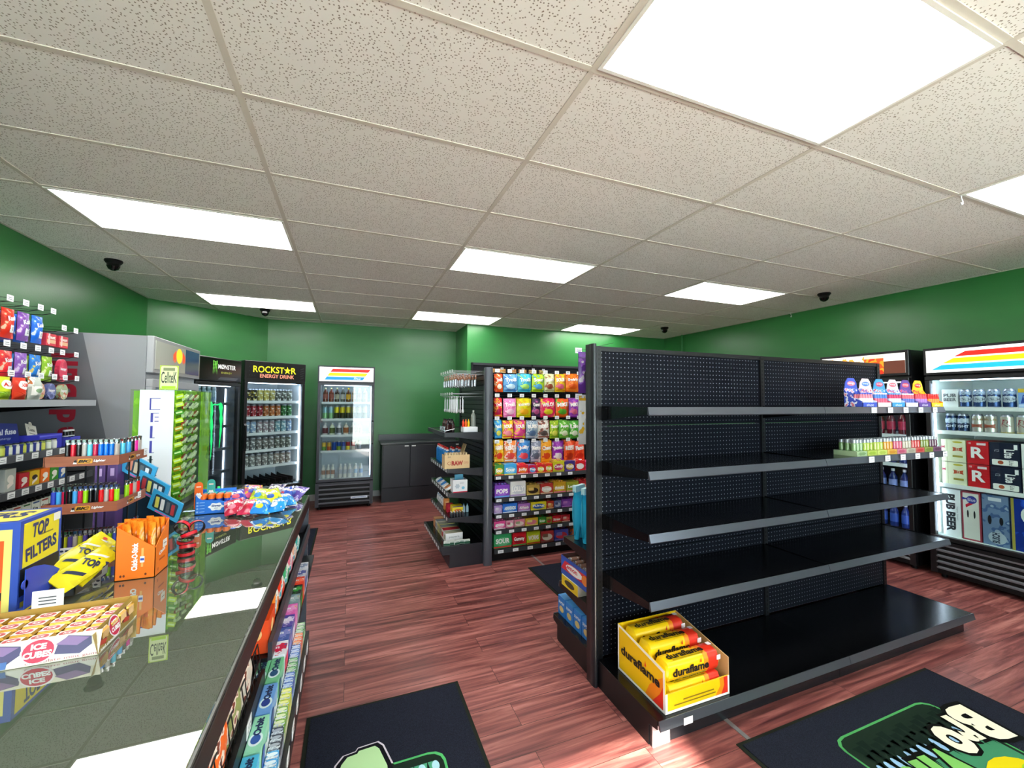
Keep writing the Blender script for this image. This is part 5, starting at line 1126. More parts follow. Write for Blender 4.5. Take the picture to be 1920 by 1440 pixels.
log('yellow wrapped fire log under the front one, half hidden by the carton wall', bx_+.0, by_-.112, .19)
log('yellow wrapped fire log in the middle of the open carton', bx_-.01, by_+.0, .312, ry=.02)
log('yellow wrapped fire log at the back of the open carton', bx_-.01, by_+.105, .325, ry=-.02)
log('yellow wrapped fire log low in the middle of the carton', bx_, by_-.005, .19); log('yellow wrapped fire log low at the back of the carton', bx_, by_+.105, .19)

# --- small bottles and display boxes on the far shelves of the empty gondola
dbx = [('#3c50b8', '#e0e4f0', '#d87888', 'blue'), ('#e0c8d0', '#c84868', '#4878c8', 'rose and blue'), ('#3a90d0', '#c8d8e8', '#c03860', 'sky blue'), ('#dcd8ec', '#5060b0', '#e06070', 'lilac'), ('#5a3a90', '#9868b8', '#d84858', 'violet'), ('#f0c818', '#f08018', '#d82820', 'yellow and orange')]
for k, (c1, c2, c3, cn) in enumerate(dbx):
    x = 2.97+k*.148
    g = G(); m_ = pm(c1, c2, c3, 40, .35); a_ = .07
    g.box(-a_, a_, -.055, .05, 0, .004, m_); g.box(-a_, a_, -.055, -.052, 0, .03, mt(c1, .4)); g.prism([(-.055, 0), (.05, 0), (.05, .12), (.02, .07), (-.055, .035)], 'x', -a_, -a_+.002, m_); g.prism([(-.055, 0), (.05, 0), (.05, .12), (.02, .07), (-.055, .035)], 'x', a_-.002, a_, m_)
    g.box(-a_, a_, .047, .05, 0, .12, m_)
    pts = [(-a_*.9, .12), (a_*.9, .12), (a_*.75, .16), (.03, .185), (-.03, .185), (-a_*.75, .16)]; g.prism(pts, 'y', .046, .05, mt(c1, .4)); g.flat('ell', (0, .0452, .15), X_, Z_, .08, .03, mt(c3, .4)); g.flat('=energy', (0, .0448, .15), X_, Z_, .06, .012, WHITE)
    g.flat('=shot', (0, -.0556, .015), X_, Z_, .07, .014, mt('#f4f4f6'))
    tag(g.obj('display_box', None, (x, 1.62, 1.4685)), f'{cn} display box with a rounded card, {ORD[k]} along the top shelf goods', 'display box', 'display boxes on the top shelf')
    for q in range(10):
        place(('es', c1, c3), lambda: bottle(.085, .0105, mt(c3, .25), mt(c1 if k < 4 else '#d82828', .3), mt(c2, .35), (.1, .6), .7), 'shot_bottle', f'{cn} shot bottle, {ORD[q % 5]} in {"front" if q < 5 else "back"} row of the {ORD[k]} display box', 'bottle', (x-.052+(q % 5)*.026, 1.588+(q//5)*.028, 1.4732), 0, 'shot bottles in the display boxes')
jc = [('#6a8a5a', '#9ab08a', 'pale green'), ('#88a030', '#a8b858', 'lime'), ('#98a840', '#b8c468', 'light lime'), ('#b87c14', '#c8a040', 'amber'), ('#b04060', '#c07888', 'pink'), ('#989080', '#b0a898', 'cream'), ('#b02828', '#c06058', 'red'), ('#6a7828', '#8a9448', 'olive'), ('#502840', '#7a5070', 'plum')]
for k, (c, c2, cn) in enumerate(jc):
    x = 2.885+k*.102
    g = G(); g.box(-.049, .049, -.07, .06, 0, .03, mt(c2, .4)); g.flat('cloud', (0, -.0704, .016), X_, Z_, .07, .02, mt(c, .4)); tag(g.obj('display_tray', None, (x, 1.64, 1.1725)), f'{cn} tray of little jars, {ORD[k]} along the second shelf goods', 'tray', 'jar trays on the second shelf')
    for q in range(9):
        place(('jr', c), lambda: G().lathe([(.012, 0), (.014, .003), (.014, .042), (.010, .05)], mt(c, .15, 0, .7), n=12).lathe([(.0125, .048), (.0125, .066), (.011, .068)], mt('#8f969c', .25, .4), n=12), 'small_jar', f'{cn} jar, {ORD[q % 3]} in {("front", "middle", "back")[q//3]} row of the {ORD[k]} jar tray', 'jar', (x-.031+(q % 3)*.031, 1.598+(q//3)*.034, 1.203), 0, 'little jars on the second shelf')

# ================================================================== COUNTER TOP GOODS
Z0 = CT+.0006
# gum tray with gold cubes
t = thing('gum_tray', 'open gold display tray of foil gum cubes at the near left of the counter', 'tray', (-.685, 1.335, Z0))
W_, D_, H_ = .325, .185, .050
GO = mt('#b89648', .35, .3); CRM = mt('#e9dfc6', .45)
g = G(); a, b = W_/2, D_/2
g.box(-a, a, -b, b, 0, .003, CRM)
g.prism([(-b, 0), (-b+.002, 0), (-b+.016, H_), (-b+.014, H_)], 'x', -a, a, mt('#eee6d2', .4)); g.prism([(b, 0), (b-.002, 0), (b-.002, H_+.004), (b, H_+.004)], 'x', -a, a, GO)
g.box(-a, -a+.002, -b, b, 0, H_, GO); g.add([(a, -b, 0), (a, b, 0), (a-.012, b, H_+.004), (a-.012, -b+.014, H_)], [(0, 1, 2, 3)], GO); g.add([(a-.001, -b, 0), (a-.001, b, 0), (a-.013, b, H_+.004), (a-.013, -b+.014, H_)], [(3, 2, 1, 0)], GO)
fv = Vector((0, .014, H_)).normalized(); fo = lambda x, z, k: (x, -b+.014*z/H_-.0006*k, z)
PUR, PUD, PK = mt('#8a6a9c', .4), mt('#4c4470', .4), mt('#c8284c', .4)
g.flat('rect', fo(0, .012, 1), X_, fv, W_, .022, mt('#f4f0e6', .4))
for x, sc in ((-.005, 1), (.117, .9)):
    g.flat([(-.5, -.35), (.2, -.5), (.5, -.1), (.45, .3), (-.2, .5), (-.45, .1)], fo(x, .029, 2), X_, fv, .07*sc, .040, PUD); g.flat([(-.5, .0), (.15, -.28), (.5, .2), (-.15, .5)], fo(x-.003, .034, 3), X_, fv, .064*sc, .028, PUR)
g.flat('ell', fo(.058, .027, 4), X_, fv, .060, .052, mt('#f6eef0', .4)); g.flat('ell', fo(.058, .027, 5), X_, fv, .053, .045, PK)
g.flat('=ICE', fo(.058, .036, 6), X_, fv, .026, .012, WHITE, 0, .05); g.flat('=CUBES', fo(.058, .021, 6), X_, fv, .048, .013, WHITE, 0, .05)
g.flat('=chocolate mint gum', fo(.10, .0055, 4), X_, fv, .12, .007, mt('#b05868')); g.flat('rect', fo(-.002, .009, 4), X_, fv, .024, .014, mt('#4c70b0'))
su = Vector((-.012, 0, H_)).normalized(); so_ = lambda y, z, k: (a-.012*z/H_+.0007*k, y, z)
g.flat('rect', so_(-.01, .024, 1), Y_, su, .17, .046, mt('#a48848', .35, .3))
for y in (-.066, .042): g.flat([(-.5, -.3), (.2, -.5), (.5, 0), (.3, .5), (-.4, .4)], so_(y, .026, 2), Y_, su, .04, .036, mt('#5a1c1c')); g.flat([(-.5, -.2), (.2, -.5), (.5, -.1), (-.1, .3)], so_(y-.002, .018, 3), Y_, su, .036, .016, mt('#b03828'))
g.flat('ell', so_(-.014, .028, 4), Y_, su, .050, .050, mt('#f6eef0', .4)); g.flat('ell', so_(-.014, .028, 5), Y_, su, .044, .044, PK); g.flat('=ICE', so_(-.014, .037, 6), Y_, su, .022, .011, WHITE, 0, .05); g.flat('=CUBES', so_(-.014, .022, 6), Y_, su, .036, .011, WHITE, 0, .05)
g.flat('=iced chocolate', so_(-.045, .006, 4), Y_, su, .08, .006, WHITE, 0, .02)
o = g.obj('tray', t)
g = G(); g.prism([(-.03, H_-.01), (-.03, H_+.045), (.03, H_+.045), (.03, H_-.01)], 'y', b+.003, b+.006, mt('#dfe2e4', .3)); g.flat('rect', (0, b+.0025, H_+.02), X_, Z_, .05, .036, WHITE)
for z in (.028, .02, .012): g.flat('rect', (0, b+.002, H_+z), X_, Z_, .034, .003, mt('#50555c'))
g.obj('price_card', t, (-.02, -.002, 0))
def cube():
    g = G(); g.box(-.022, .022, -.019, .019, 0, .030, mt('#b88a30', .25, .6), .005); g.flat('rect', (0, 0, .0304), X_, Y_, .036, .026, mt('#efe2dc', .4)); g.flat('ell', (0, 0, .0307), X_, Y_, .030, .020, mt('#c0404c', .4)); g.flat('=ICE', (0, .0, .0310), X_, Y_, .014, .008, WHITE, 0, .05); return g
for r in range(4):
    for c in range(6): place('cube', cube, 'gum_cube', f'gold foil gum cube, {ORD[c]} from the tray right end in {("front", "second", "third", "back")[r]} row'.replace(' from the tray right end', ' from the bull-side end').replace('bull-side', 'customer-side'), 'gum', (-.548-c*.0475, 1.283+r*.0405, Z0+.012), 0, 'foil gum cubes')

# filter tips dispenser carton
BL = mt('#2f4fb0', .4); YL = mt('#e8d828', .4)
t = thing('filter_carton', 'blue and yellow filter tips carton with dark blue capitals on the counter', 'carton', (-.955, 1.592, Z0))
cw, cdp, ch = .30, .168, .255
g = G(); a, b = cw/2, cdp/2
g.box(-a, a, -b, b, 0, ch, BL)
g.flat('rect', (a+.0006, 0, ch*.735), Y_, Z_, cdp*.86, ch*.46, YL); NB = mt('#26386c', .4)
g.flat('=TOP', (a+.0012, -.008, ch*.86), Y_, Z_, .066, .040, NB, 0, .04, .06); g.flat('=FILTERS', (a+.0012, .0, ch*.645), Y_, Z_, .125, .036, NB, .10, .04)
g.flat('rect', (a+.0016, .060, ch*.92), Y_, Z_, .030, .022, mt('#f2efe4', .4)); g.flat('rect', (a+.0012, .02, ch*.785), Y_, Z_, .05, .004, mt('#8a8430'))
g.flat('rect', (a+.0006, 0, ch*.10), Y_, Z_, cdp*.88, ch*.12, YL); g.flat('para', (a+.0010, .045, ch*.135), Y_, Z_, .03, .06, mt('#8c2040', .4), 0, 0, .5)
g.flat('rect', (a+.0006, 0, ch*.36), Y_, Z_, cdp*.94, ch*.28, mt('#1a1c22', .6))
g.flat('rect', (0, 0, ch+.0006), X_, Y_, cw*.9, cdp*.8, mt('#ecdf60', .4)); g.flat('=FILTERS', (.01, .01, ch+.0012), X_, Y_, .22, .07, NB, .0, .03); g.flat('ell', (-.06, -.05, ch+.0012), X_, Y_, .10, .035, mt('#4a3a58', .4))
g.flat('rect', (0, -b-.0006, ch*.5), X_, Z_, cw*.9, ch*.86, mt('#f0e27a', .4)); g.flat('rect', (a-.085, -b-.0012, ch*.42), X_, Z_, .11, ch*.8, mt('#f05a1c', .4)); g.flat('=1 1/4', (a-.08, -b-.0018, ch*.66), X_, Z_, .06, .02, mt('#b02010')); g.flat('=filtros', (a-.08, -b-.0018, ch*.48), X_, Z_, .09, .035, mt('#18181a'), 0, .04); g.flat('rect', (a-.085, -b-.0016, ch*.26), X_, Z_, .11, .02, mt('#18181a'))
g.obj('box', t)
g = G(); pts = [(-.082, .025)]+[(-.082+.165*math.sin(q), .025+.10*math.cos(q)) for q in [PI/2*k/8 for k in range(0, 9)]]
g.prism([(-.082, .028), (-.082, .128), (-.05, .126), (-.01, .116), (.03, .098), (.06, .078), (.082, .062), (.04, .045), (0, .034)], 'x', a+.012, a+.014, mt('#2148c0', .4)); g.cyl((a+.012, -.083, .09), (a+.014, -.083, .09), .012, mt('#2148c0', .4)); g.box(a, a+.014, -.083, .083, .024, .027, BL)
g.obj('front_flap', t)
t_ = t
for k, (x, y, z, tx_, rz_) in enumerate(((-.775, 1.60, .960, 'TOP', -.10), (-.79, 1.64, .985, 'TOP', .05), (-.765, 1.66, .950, '', .12), (-.80, 1.69, .992, 'ZIG', -.02), (-.775, 1.72, .968, '', .10))):
    o = bag(.062, .185, .02, pm('#e8dc20', '#dcd01c', '#2c3c60', 18, .25), [('para', .5, .28, .9, .06, '#24304c', .6), ('para', .4, .75, .9, .05, '#e8e8e0', .5), ('='+(tx_ or 'TOP'), .5, .55, .7, .16, '#24304c', .3, .05)]+([('ell', .5, .86, .22, .09, '#e04020')] if k == 3 else []), seed=k).obj('filter_bag')
    o.location = (x, y, z); o.rotation_euler = (-1.28-.03*k, .75, rz_)
    tag(o, f'yellow filter tips pouch, {ORD[k]} from the near end, spilling from the blue carton', 'pouch', 'yellow filter pouches')
# shallow white tray with checkered packs
t = thing('shallow_tray', 'shallow white cardboard tray of filter packs behind the blue carton', 'tray', (-.885, 1.835, Z0))
g = G(); g.box(-.09, .09, -.095, .095, 0, .003, WHITE)
for q in ((-.09, .09, -.095, -.092), (-.09, .09, .092, .095), (-.09, -.087, -.095, .095), (.087, .09, -.095, .095)): g.box(*q, 0, .035, WHITE)
g.flat('rr', (.0905, .03, .018), Y_, Z_, .05, .014, mt('#6a3a28')); g.obj('tray', t)
g = G(); g.box(-.086, .086, .060, .0625, .0, .072, WHITE)
for r in range(5):
    for c in range(12): g.flat('ell', (-.075+c*.0135+(r % 2)*.006, .0595, .012+r*.0125), X_, Z_, .011, .007, mt('#1c2c50', .5))
g.obj('checkered_card', t)
for k in range(6): place(('fp', k % 2), lambda: bag(.04, .06, .015, pm('#c8c4b8', '#8a8c94', '#6a4a38', 40, .25), [], seed=9), 'filter_pack', f'clear filter pack, {ORD[k]} across the shallow white tray', 'pack', (-.955+k*.028, 1.815, Z0+.006), 0, 'clear filter packs', rot=(-.35, .1*(k % 3-1), .2))

# lighter stand, three tiers
LSX, LSY = -.91, 2.12
t = thing('lighter_stand', 'three-tier lighter stand with wooden fascias on the counter', 'display stand', (LSX, LSY, Z0)); TS = t
WD = wood_mat('stand wood', '#8a4c34', '#a86448', (2, 2, 14), .4)
TIER = ((.349, 'upper'), (.178, 'middle'), (.014, 'lowest'))
for z, nm in TIER:
    g = G(); ox, oy = -LSX, -LSY
    zz = CT+z-Z0
    P = [(-1.012+ox, 2.0+oy), (-.806+ox, 2.0+oy), (-.812+ox, 2.24+oy), (-1.012+ox, 2.24+oy)]
    g.prism(P, 'z', zz, zz+.004, mt('#5a3020', .4)); g.obj('tier', t)
    g = G(); g.box(-1.014+ox, -.804+ox, 1.996+oy, 2.0+oy, zz-.012, zz+.024, WD)
    g.prism([(-.804+ox, 1.996+oy), (-.808+ox, 2.24+oy), (-.812+ox, 2.24+oy), (-.808+ox, 1.998+oy)], 'z', zz-.012, zz+.024, WD); g.box(-1.016+ox, -1.012+ox, 1.996+oy, 2.24+oy, zz-.012, zz+.024, WD)
    for o3, u3 in (((-.895+ox, 1.9955+oy, zz+.006), X_), ((-.8045+ox, 2.11+oy, zz+.006), Y_)):
        n3 = -Y_ if u3 == X_ else X_
        o3 = Vector(o3); g.flat('rr', o3+u3*-.006+n3*.0008, u3, Z_, .042, .017, mt('#e0a030', .4)); g.flat('=BIC', o3+u3*-.006+n3*.0014, u3, Z_, .034, .011, mt('#14110e'), 0, .06, .15)
        g.flat('ell', o3+u3*-.033+n3*.0014, u3, Z_, .008, .009, mt('#14110e')); g.flat('tri', o3+u3*-.034+n3*.001+Z_*-.002, u3, Z_, .012, .015, WHITE); g.flat('=Lighter', o3+u3*.036+n3*.0014, u3, Z_, .034, .011, WHITE, 0, .04, .1)
    g.obj('fascia', t)
for x, y in ((-.955, 1.998), (-.865, 1.998), (-.822, 2.12), (-1.0, 2.22), (-.83, 2.22)):
    g = G(); g.cyl((x-LSX, y-LSY+.004, 0), (x-LSX, y-LSY+.004, .349), .0028, BLK2, 6); g.obj('rod', t)
g = G(); g.box(-1.02-LSX, -.80-LSX, 1.996-LSY, 2.25-LSY, 0, .003, BLK2); g.obj('base', t)
for z, y in ((CT+.349+.012, 2.14), (CT+.178+.012, 2.1)):
    price_tag(TS, (-.8035-LSX, y+.07-LSY, z-Z0), .026, .026, 'X')
def lighter(c):
    def mk():
        g = G(); pts = [(.0072*math.cos(q), .0105*math.sin(q)) for q in [2*PI*i/12 for i in range(12)]]
        g.prism(pts, 'z', 0, .060, mt(c, .22, 0, .6), True); g.prism([(x*.97, y*.97) for x, y in pts], 'z', .060, .0665, CHROME, True); g.box(-.0055, .0055, -.006, .002, .0665, .078, CHROME, .001)
        g.cyl((-.005, .004, .0715), (.005, .004, .0715), .0055, DGREY, 8); g.box(-.004, .004, .007, .0105, .0665, .073, mt('#c03020', .4)); return g
    return mk
LCOL = {'black': '#141416', 'red': '#d81c34', 'grey': '#b0a8a2', 'aqua': '#58c8ec', 'crimson': '#c81848', 'blue': '#1478e0', 'pink': '#f028a8', 'navy': '#3848b8', 'lime': '#9cd818', 'scarlet': '#f01820', 'sky': '#48a8ec', 'purple': '#5848a0', 'olive': '#c0c828'}
tiers = [(CT+.353, 'upper', [['black', 'red', 'black', 'grey', 'aqua', 'crimson', 'blue', 'blue', 'blue', 'grey', 'pink', 'black', 'sky'], ['grey', 'aqua', 'black', 'red', 'grey', 'blue', 'black', 'pink', 'grey', 'aqua', 'black', 'red']], -.967, .0158, 2.018),
         (CT+.182, 'middle', [['navy', 'sky', 'crimson', 'black', 'sky', 'crimson', 'lime', 'black', 'black', 'scarlet', 'grey', 'scarlet', 'lime'], ['sky', 'crimson', 'black', 'lime', 'grey', 'navy', 'scarlet', 'black', 'sky', 'crimson', 'lime'], ['black', 'navy', 'lime', 'grey', 'scarlet', 'sky', 'black', 'crimson', 'navy', 'lime', 'grey']], -1.0, .0150, 2.018),
         (CT+.018, 'lowest', [['red', 'navy', 'olive', 'purple', 'grey', 'olive', 'purple', 'black', 'olive', 'navy', 'purple', 'lime', 'navy'], ['black', 'grey', 'olive', 'navy', 'purple', 'lime', 'black', 'crimson', 'navy', 'grey', 'olive']], -.99, .0142, 2.018)]
g = G(); g.box(-.072, .095, -.03, .0, 0, .010, BLK); g.box(.03, .095, -.032, -.030, 0, .016, BLK2); tag(g.obj('lighter_tray', None, (-.905, 2.010+.0, CT+.3532)), 'black plastic tray edge under the lighters on the upper tier', 'tray') if False else None
for z, nm, rws, x0, px_, y0 in tiers:
    for r, rw in enumerate(rws):
        for k, c in enumerate(rw):
            x = x0+k*px_+(.006 if r % 2 else 0)
            if x > -.815: continue
            place(('lt', c), lighter(LCOL[c]), 'pocket_lighter', f'{c} pocket lighter, {ORD[k]} in the {("front", "second", "third")[r]} row of the {nm} tier', 'lighter', (x, y0+.013+r*.027, z+.0006), 0, f'lighters on the {nm} tier')
    for k in range(4):
        c = rws[0][-(k+1)]
        place(('lt', c), lighter(LCOL[c]), 'pocket_lighter', f'{c} pocket lighter, {ORD[k]} along the side edge of the {nm} tier', 'lighter', (-.8235, 2.115+k*.030, z+.0006), 0, f'lighters on the {nm} tier')

# orange candy stick box
t = thing('candy_stick_box', 'orange cut-front cardboard box of candy sticks on the counter', 'box', (-.637, 1.765, Z0))
OG = mt('#f07818', .45); OI = mt('#d8c0a0', .6)
a, b = .052, .052
g = G()
for pts, ax, q in (([(-a, 0), (a, 0), (a, .095), (-a, .172)], 'y', (-b, -b+.002)), ([(-b, 0), (b, 0), (b, .165), (-b, .095)], 'x', (a-.002, a)), ([(-b, 0), (b, 0), (b, .172), (-b, .172)], 'x', (-a, -a+.002)), ([(-a, 0), (a, 0), (a, .165), (-a, .172)], 'y', (b-.002, b))):
    g.prism(pts, ax, *q, OG)
g.box(-a, a, -b, b, 0, .002, OG)
g.flat('=Chick-O-Stick', (-.002, -b-.0008, .072), Z_, -X_, .088, .016, WHITE, 0, .05); g.flat('rect', (.018, -b-.0008, .068), X_, Z_, .006, .06, mt('#f8b060')); g.flat('rr', (.018, -b-.0012, .062), X_, Z_, .012, .020, mt('#e8e4ea')); g.flat('rr', (.018, -b-.0014, .062), X_, Z_, .010, .007, mt('#3048b0'))
for x in (-.036, -.028, .028): g.flat('ell', (x, -b-.0008, .014), X_, Z_, .006, .008, mt('#6a2c18'))
g.flat('=Chick', (a+.0008, -.0, .07), Y_, Z_, .05, .012, WHITE, .2, .04); g.flat('rect', (a+.0010, .018, .09), Y_, Z_, .034, .026, mt('#f4ece4')); g.flat('rect', (a+.0014, .018, .09), Y_, Z_, .02, .003, mt('#606060')); g.flat('rect', (a+.0008, 0, .045), Y_, Z_, .045, .006, mt('#b84c10')); g.flat('ell', (a+.0008, -.03, .018), Y_, Z_, .008, .012, mt('#b84c10'))
g.obj('box', t)
for k in range(16):
    i, j = k % 4, k//4
    place(('ck', k % 2), lambda: bag(.026, .165, .018, pm('#f08420', '#f0982c', '#f8c070', 30, .18), [('rect', .5, .6, .5, .3, '#e06010')], seed=4), 'candy_stick', f'orange wrapped candy stick, {ORD[i]} across and {ORD[j]} row back in the cut-front box', 'candy stick', (-.676+i*.0255, 1.728+j*.0235, Z0+.0035+.012*((k*7) % 3)/3+.004), 0, 'orange wrapped candy sticks', rot=(.06*((k*5) % 3-1), .07*((k*3) % 3-1), .5*((k*3) % 3-1)))

# clear jar of red and black rolls
t = thing('candy_jar', 'clear round jar of red and black rolls between the orange box and the blue carton', 'jar', (-.558, 1.905, Z0))
g = G(); g.lathe([(.036, .0), (.040, .006), (.043, .075), (.044, .078)], glass_mat('jar', '#f6faf8', .6), n=28); g.lathe([(.043, .074), (.045, .078), (.043, .080)], glass_mat('jar', '#f6faf8', .6), n=28); g.obj('jar', t)
def roll():
    g = G()
    for r, m_ in ((.026, mt('#16090c', .3)), (.0262, mt('#d8142c', .3))):
        n = 20; w0 = (-.008, .008) if r < .0261 else (-.0055, .0055)
        vs = [(rr*math.cos(2*PI*i/n), rr*math.sin(2*PI*i/n), z) for z in w0 for rr in (r, r-.003) for i in range(n)]
        g.add(vs, [(i, (i+1) % n, 2*n+(i+1) % n, 2*n+i) for i in range(n)], m_, True)
        g.add(vs, [(n+i, n+(i+1) % n, 3*n+(i+1) % n, 3*n+i) for i in range(n)], mt('#16090c', .3), True); g.add(vs, [(i, n+i, n+(i+1) % n, (i+1) % n) for i in range(n)], m_); g.add(vs, [(2*n+i, 3*n+i, 3*n+(i+1) % n, 2*n+(i+1) % n) for i in range(n)], m_)
    return g
for k, (dx, dy, z, r1, r2) in enumerate(((0, 0, .012, .1, 0), (.004, 0, .034, -.25, .1), (-.005, .003, .056, .2, -.2), (.006, 0, .078, -.2, .35), (-.012, -.008, .108, 1.2, .2), (.028, .004, .10, 1.35, 1.0))):
    place('roll', roll, 'candy_roll', f'red and black ring roll, {ORD[k]} from the jar bottom', 'roll', (-.558+dx, 1.905+dy, Z0+z), 0, 'red and black rolls', rot=(r1, r2, k*.7))

# blue lighter cards on an easel, seen behind the stand
t = thing('card_display', 'slanted bright blue cards of novelty lighters beside the wooden lighter stand', 'display', (-.855, 2.38, Z0))
BC = mt('#38a4d8', .35)
for k in range(3):
    g = G(); z = .27-k*.085; x = -.035+k*.055
    ang = -.0
    def q(u_, w_): return (x+u_*.86+w_*.25, 0-.012*k+w_*.0, z+w_*.92-u_*.62)
    P4 = [q(-.06, -.045), q(.07, -.045), q(.07, .045), q(-.06, .045)]
    g.add(P4+[(p[0], p[1]+.012, p[2]) for p in P4], [(0, 1, 2, 3), (7, 6, 5, 4), (0, 4, 5, 1), (1, 5, 6, 2), (2, 6, 7, 3), (3, 7, 4, 0)], BC)
    U = (Vector(P4[1])-Vector(P4[0])).normalized(); V = (Vector(P4[3])-Vector(P4[0])).normalized(); C_ = (Vector(P4[0])+Vector(P4[2]))/2+Vector((0, -.0006, 0))
    g.flat('rr', C_, U, V, .105, .06, mt('#2a4458', .4)); g.flat('rect', C_-V*.038, U, V, .07, .006, mt('#e05898', .4)); 
    for j, (c, dx) in enumerate((('#d88870', -.036), ('#c8b8a0', -.012), ('#606870', .013), ('#e8e8ea', .036))):
        cc = C_+U*dx+Vector((0, -.004, 0)); g.flat('rr', cc, U, V, .016, .045, mt((c, '#b83840', '#d8d060', '#e8e8e8')[(k+j) % 4] if k else c, .3), .15)
    o = g.obj('card', t)
g = G(); g.prism([(-.09, 0), (.11, 0), (.11, .02), (.02, .2), (-.05, .30), (-.09, .30)], 'y', .02, .045, mt('#1c3448', .4)); g.obj('stand', t)
for k in range(2):
    tag(carton(.034, .08, .33, mt('#6a4a8c', .35), [('F', 'rect', .5, .5, .8, .9, mt('#5a3c7c', .4)), ('F', 'rect', .5, .8, .4, .1, '#c8a8d8')]).obj('tall_box', None, (-1.005+k*.042, 2.38, Z0)), f'tall purple box, {"first" if k == 0 else "second"} of two behind the wooden lighter stand', 'box')

# tall clear display with white poster panel
t = thing('charger_display', 'tall clear and lime green charger display with a white lettered panel', 'display', (-.945, 2.955, Z0))
AC = glass_mat('acrylic', '#f2fbe8', .5); LG = pm('#8ec41c', '#a8d828', '#5e9c10', 12, .4)
w_, d_, h_ = .235, .46, .635
g = G(); g.box(-w_/2, w_/2, -d_/2, d_/2, 0, .02, BLK2); g.obj('base', t); g = G(); g.box(-w_/2, w_/2, -d_/2, d_/2, h_-.004, h_, AC); g.obj('clear_lid', t)
g = G(); g.box(-w_/2, w_/2, -d_/2, -d_/2+.003, .02, h_, AC); g.box(w_/2-.003, w_/2, -d_/2+.003, d_/2, .02, h_, AC); g.obj('clear_cover', t)
g = G(); g.box(-w_/2+.006, w_/2-.045, -d_/2+.02, d_/2-.01, .02, h_-.006, LG); g.box(w_/2-.012, w_/2-.005, .06, d_/2-.006, .02, h_-.006, LG); g.box(-w_/2+.006, w_/2-.006, d_/2-.02, d_/2-.01, .02, h_-.006, LG); g.obj('green_core', t)
g = G(); x0, x1 = -w_/2+.040, w_/2-.048; g.box(x0, x1, -d_/2-.004, -d_/2-.001, .0, h_-.001, mt('#f3f5fb', .5))
VI, DG = mt('#3e40a8', .4), mt('#1c3038', .4); cx_ = (x0+x1)/2-.01
def stroke(x, z, w, h, m): g.box(cx_+x, cx_+x+w, -d_/2-.0052, -d_/2-.004, z, z+h, m)
zz = h_-.045
for ch in 'CELLtEL':
    m_ = VI if zz > .30 else DG
    if ch == 'C': stroke(-.02, zz-.06, .006, .06, m_); stroke(-.02, zz-.003, .045, .003, m_); stroke(-.02, zz-.062, .045, .003, m_); zz -= .078
    elif ch == 'E': stroke(-.014, zz-.048, .010, .048, m_); stroke(-.014, zz-.003, .034, .003, m_); stroke(.003, zz-.024, .017, .004, m_); stroke(.003, zz-.046, .017, .004, m_); zz -= .068
    elif ch == 'L': stroke(-.014, zz-.062, .010, .062, m_); stroke(-.014, zz-.064, .020, .003, m_); zz -= .078
    else: stroke(-.012, zz-.062, .009, .062, m_); stroke(-.020, zz-.022, .022, .003, m_); stroke(-.012, zz-.064, .034, .005, m_); zz -= .082
g.obj('poster_panel', t)
g = G(); g.prism([(-.035, 0), (.045, -.0), (.045, .128), (-.035, .128)], 'y', -.004, 0, mt('#b8d838', .4)); g.flat('rr', (.005, -.0045, .064), X_, Z_, .072, .12, mt('#dfe8b0', .4)); g.flat('=CellteK', (.005, -.005, .065), X_, Z_, .066, .06, mt('#202820'), 0, .01); g.flat('rect', (.005, -.005, .108), X_, Z_, .05, .016, mt('#8a9468')); g.flat('rect', (.005, -.005, .012), X_, Z_, .06, .014, mt('#b0dc18'))
o = g.obj('top_sign', t, (.045, -.25, h_))
tz = Z0
def charger(c):
    def mk():
        g = G(); g.box(-.004, .004, -.034, .034, -.012, .012, mt(c, .3), .002); g.prism([(-.034, -.004), (.0, -.012), (.034, -.004), (.034, .006), (.0, .0), (-.034, .006)], 'x', .004, .010, mt('#e8eaec', .3)); return g
    return mk
for r in range(12):
    for c in range(3):
        cc = ('#e4e6ea', '#6a7078', '#b03028', '#3a4a4c')[(r*2+c) % 4]; cn = {'#e4e6ea': 'white', '#6a7078': 'grey', '#b03028': 'red', '#3a4a4c': 'dark'}[cc]
        place(('chg', cc), charger(cc), 'phone_charger', f'{cn} boxed charger, {ORD[r]} row down and {ORD[c]} back on the clear display side', 'charger', (-.845, 2.775+c*.080, Z0+.595-r*.047), 0, 'chargers in the clear display', rot=(.28, 0, 0))
for r in range(13):
    cc = ('#d8dc30', '#e8e860', '#4a9828', '#e8ec40', '#d89828')[r % 5]
    place(('lbl', cc), lambda: G().box(-.018, .018, -.002, .002, -.012, .012, mt(cc, .4)).box(-.014, .014, -.004, -.002, -.004, .004, mt('#f8faf0', .4)), 'charger_pack', f'{"yellow" if cc in ("#d8dc30", "#e8e860", "#e8ec40") else "green" if cc == "#4a9828" else "amber"} charger pack, {ORD[r]} down the clear display front', 'pack', (-.855, 2.735, Z0+.60-r*.043), 0, 'packs behind the clear front', rot=(0, -.3, 0))

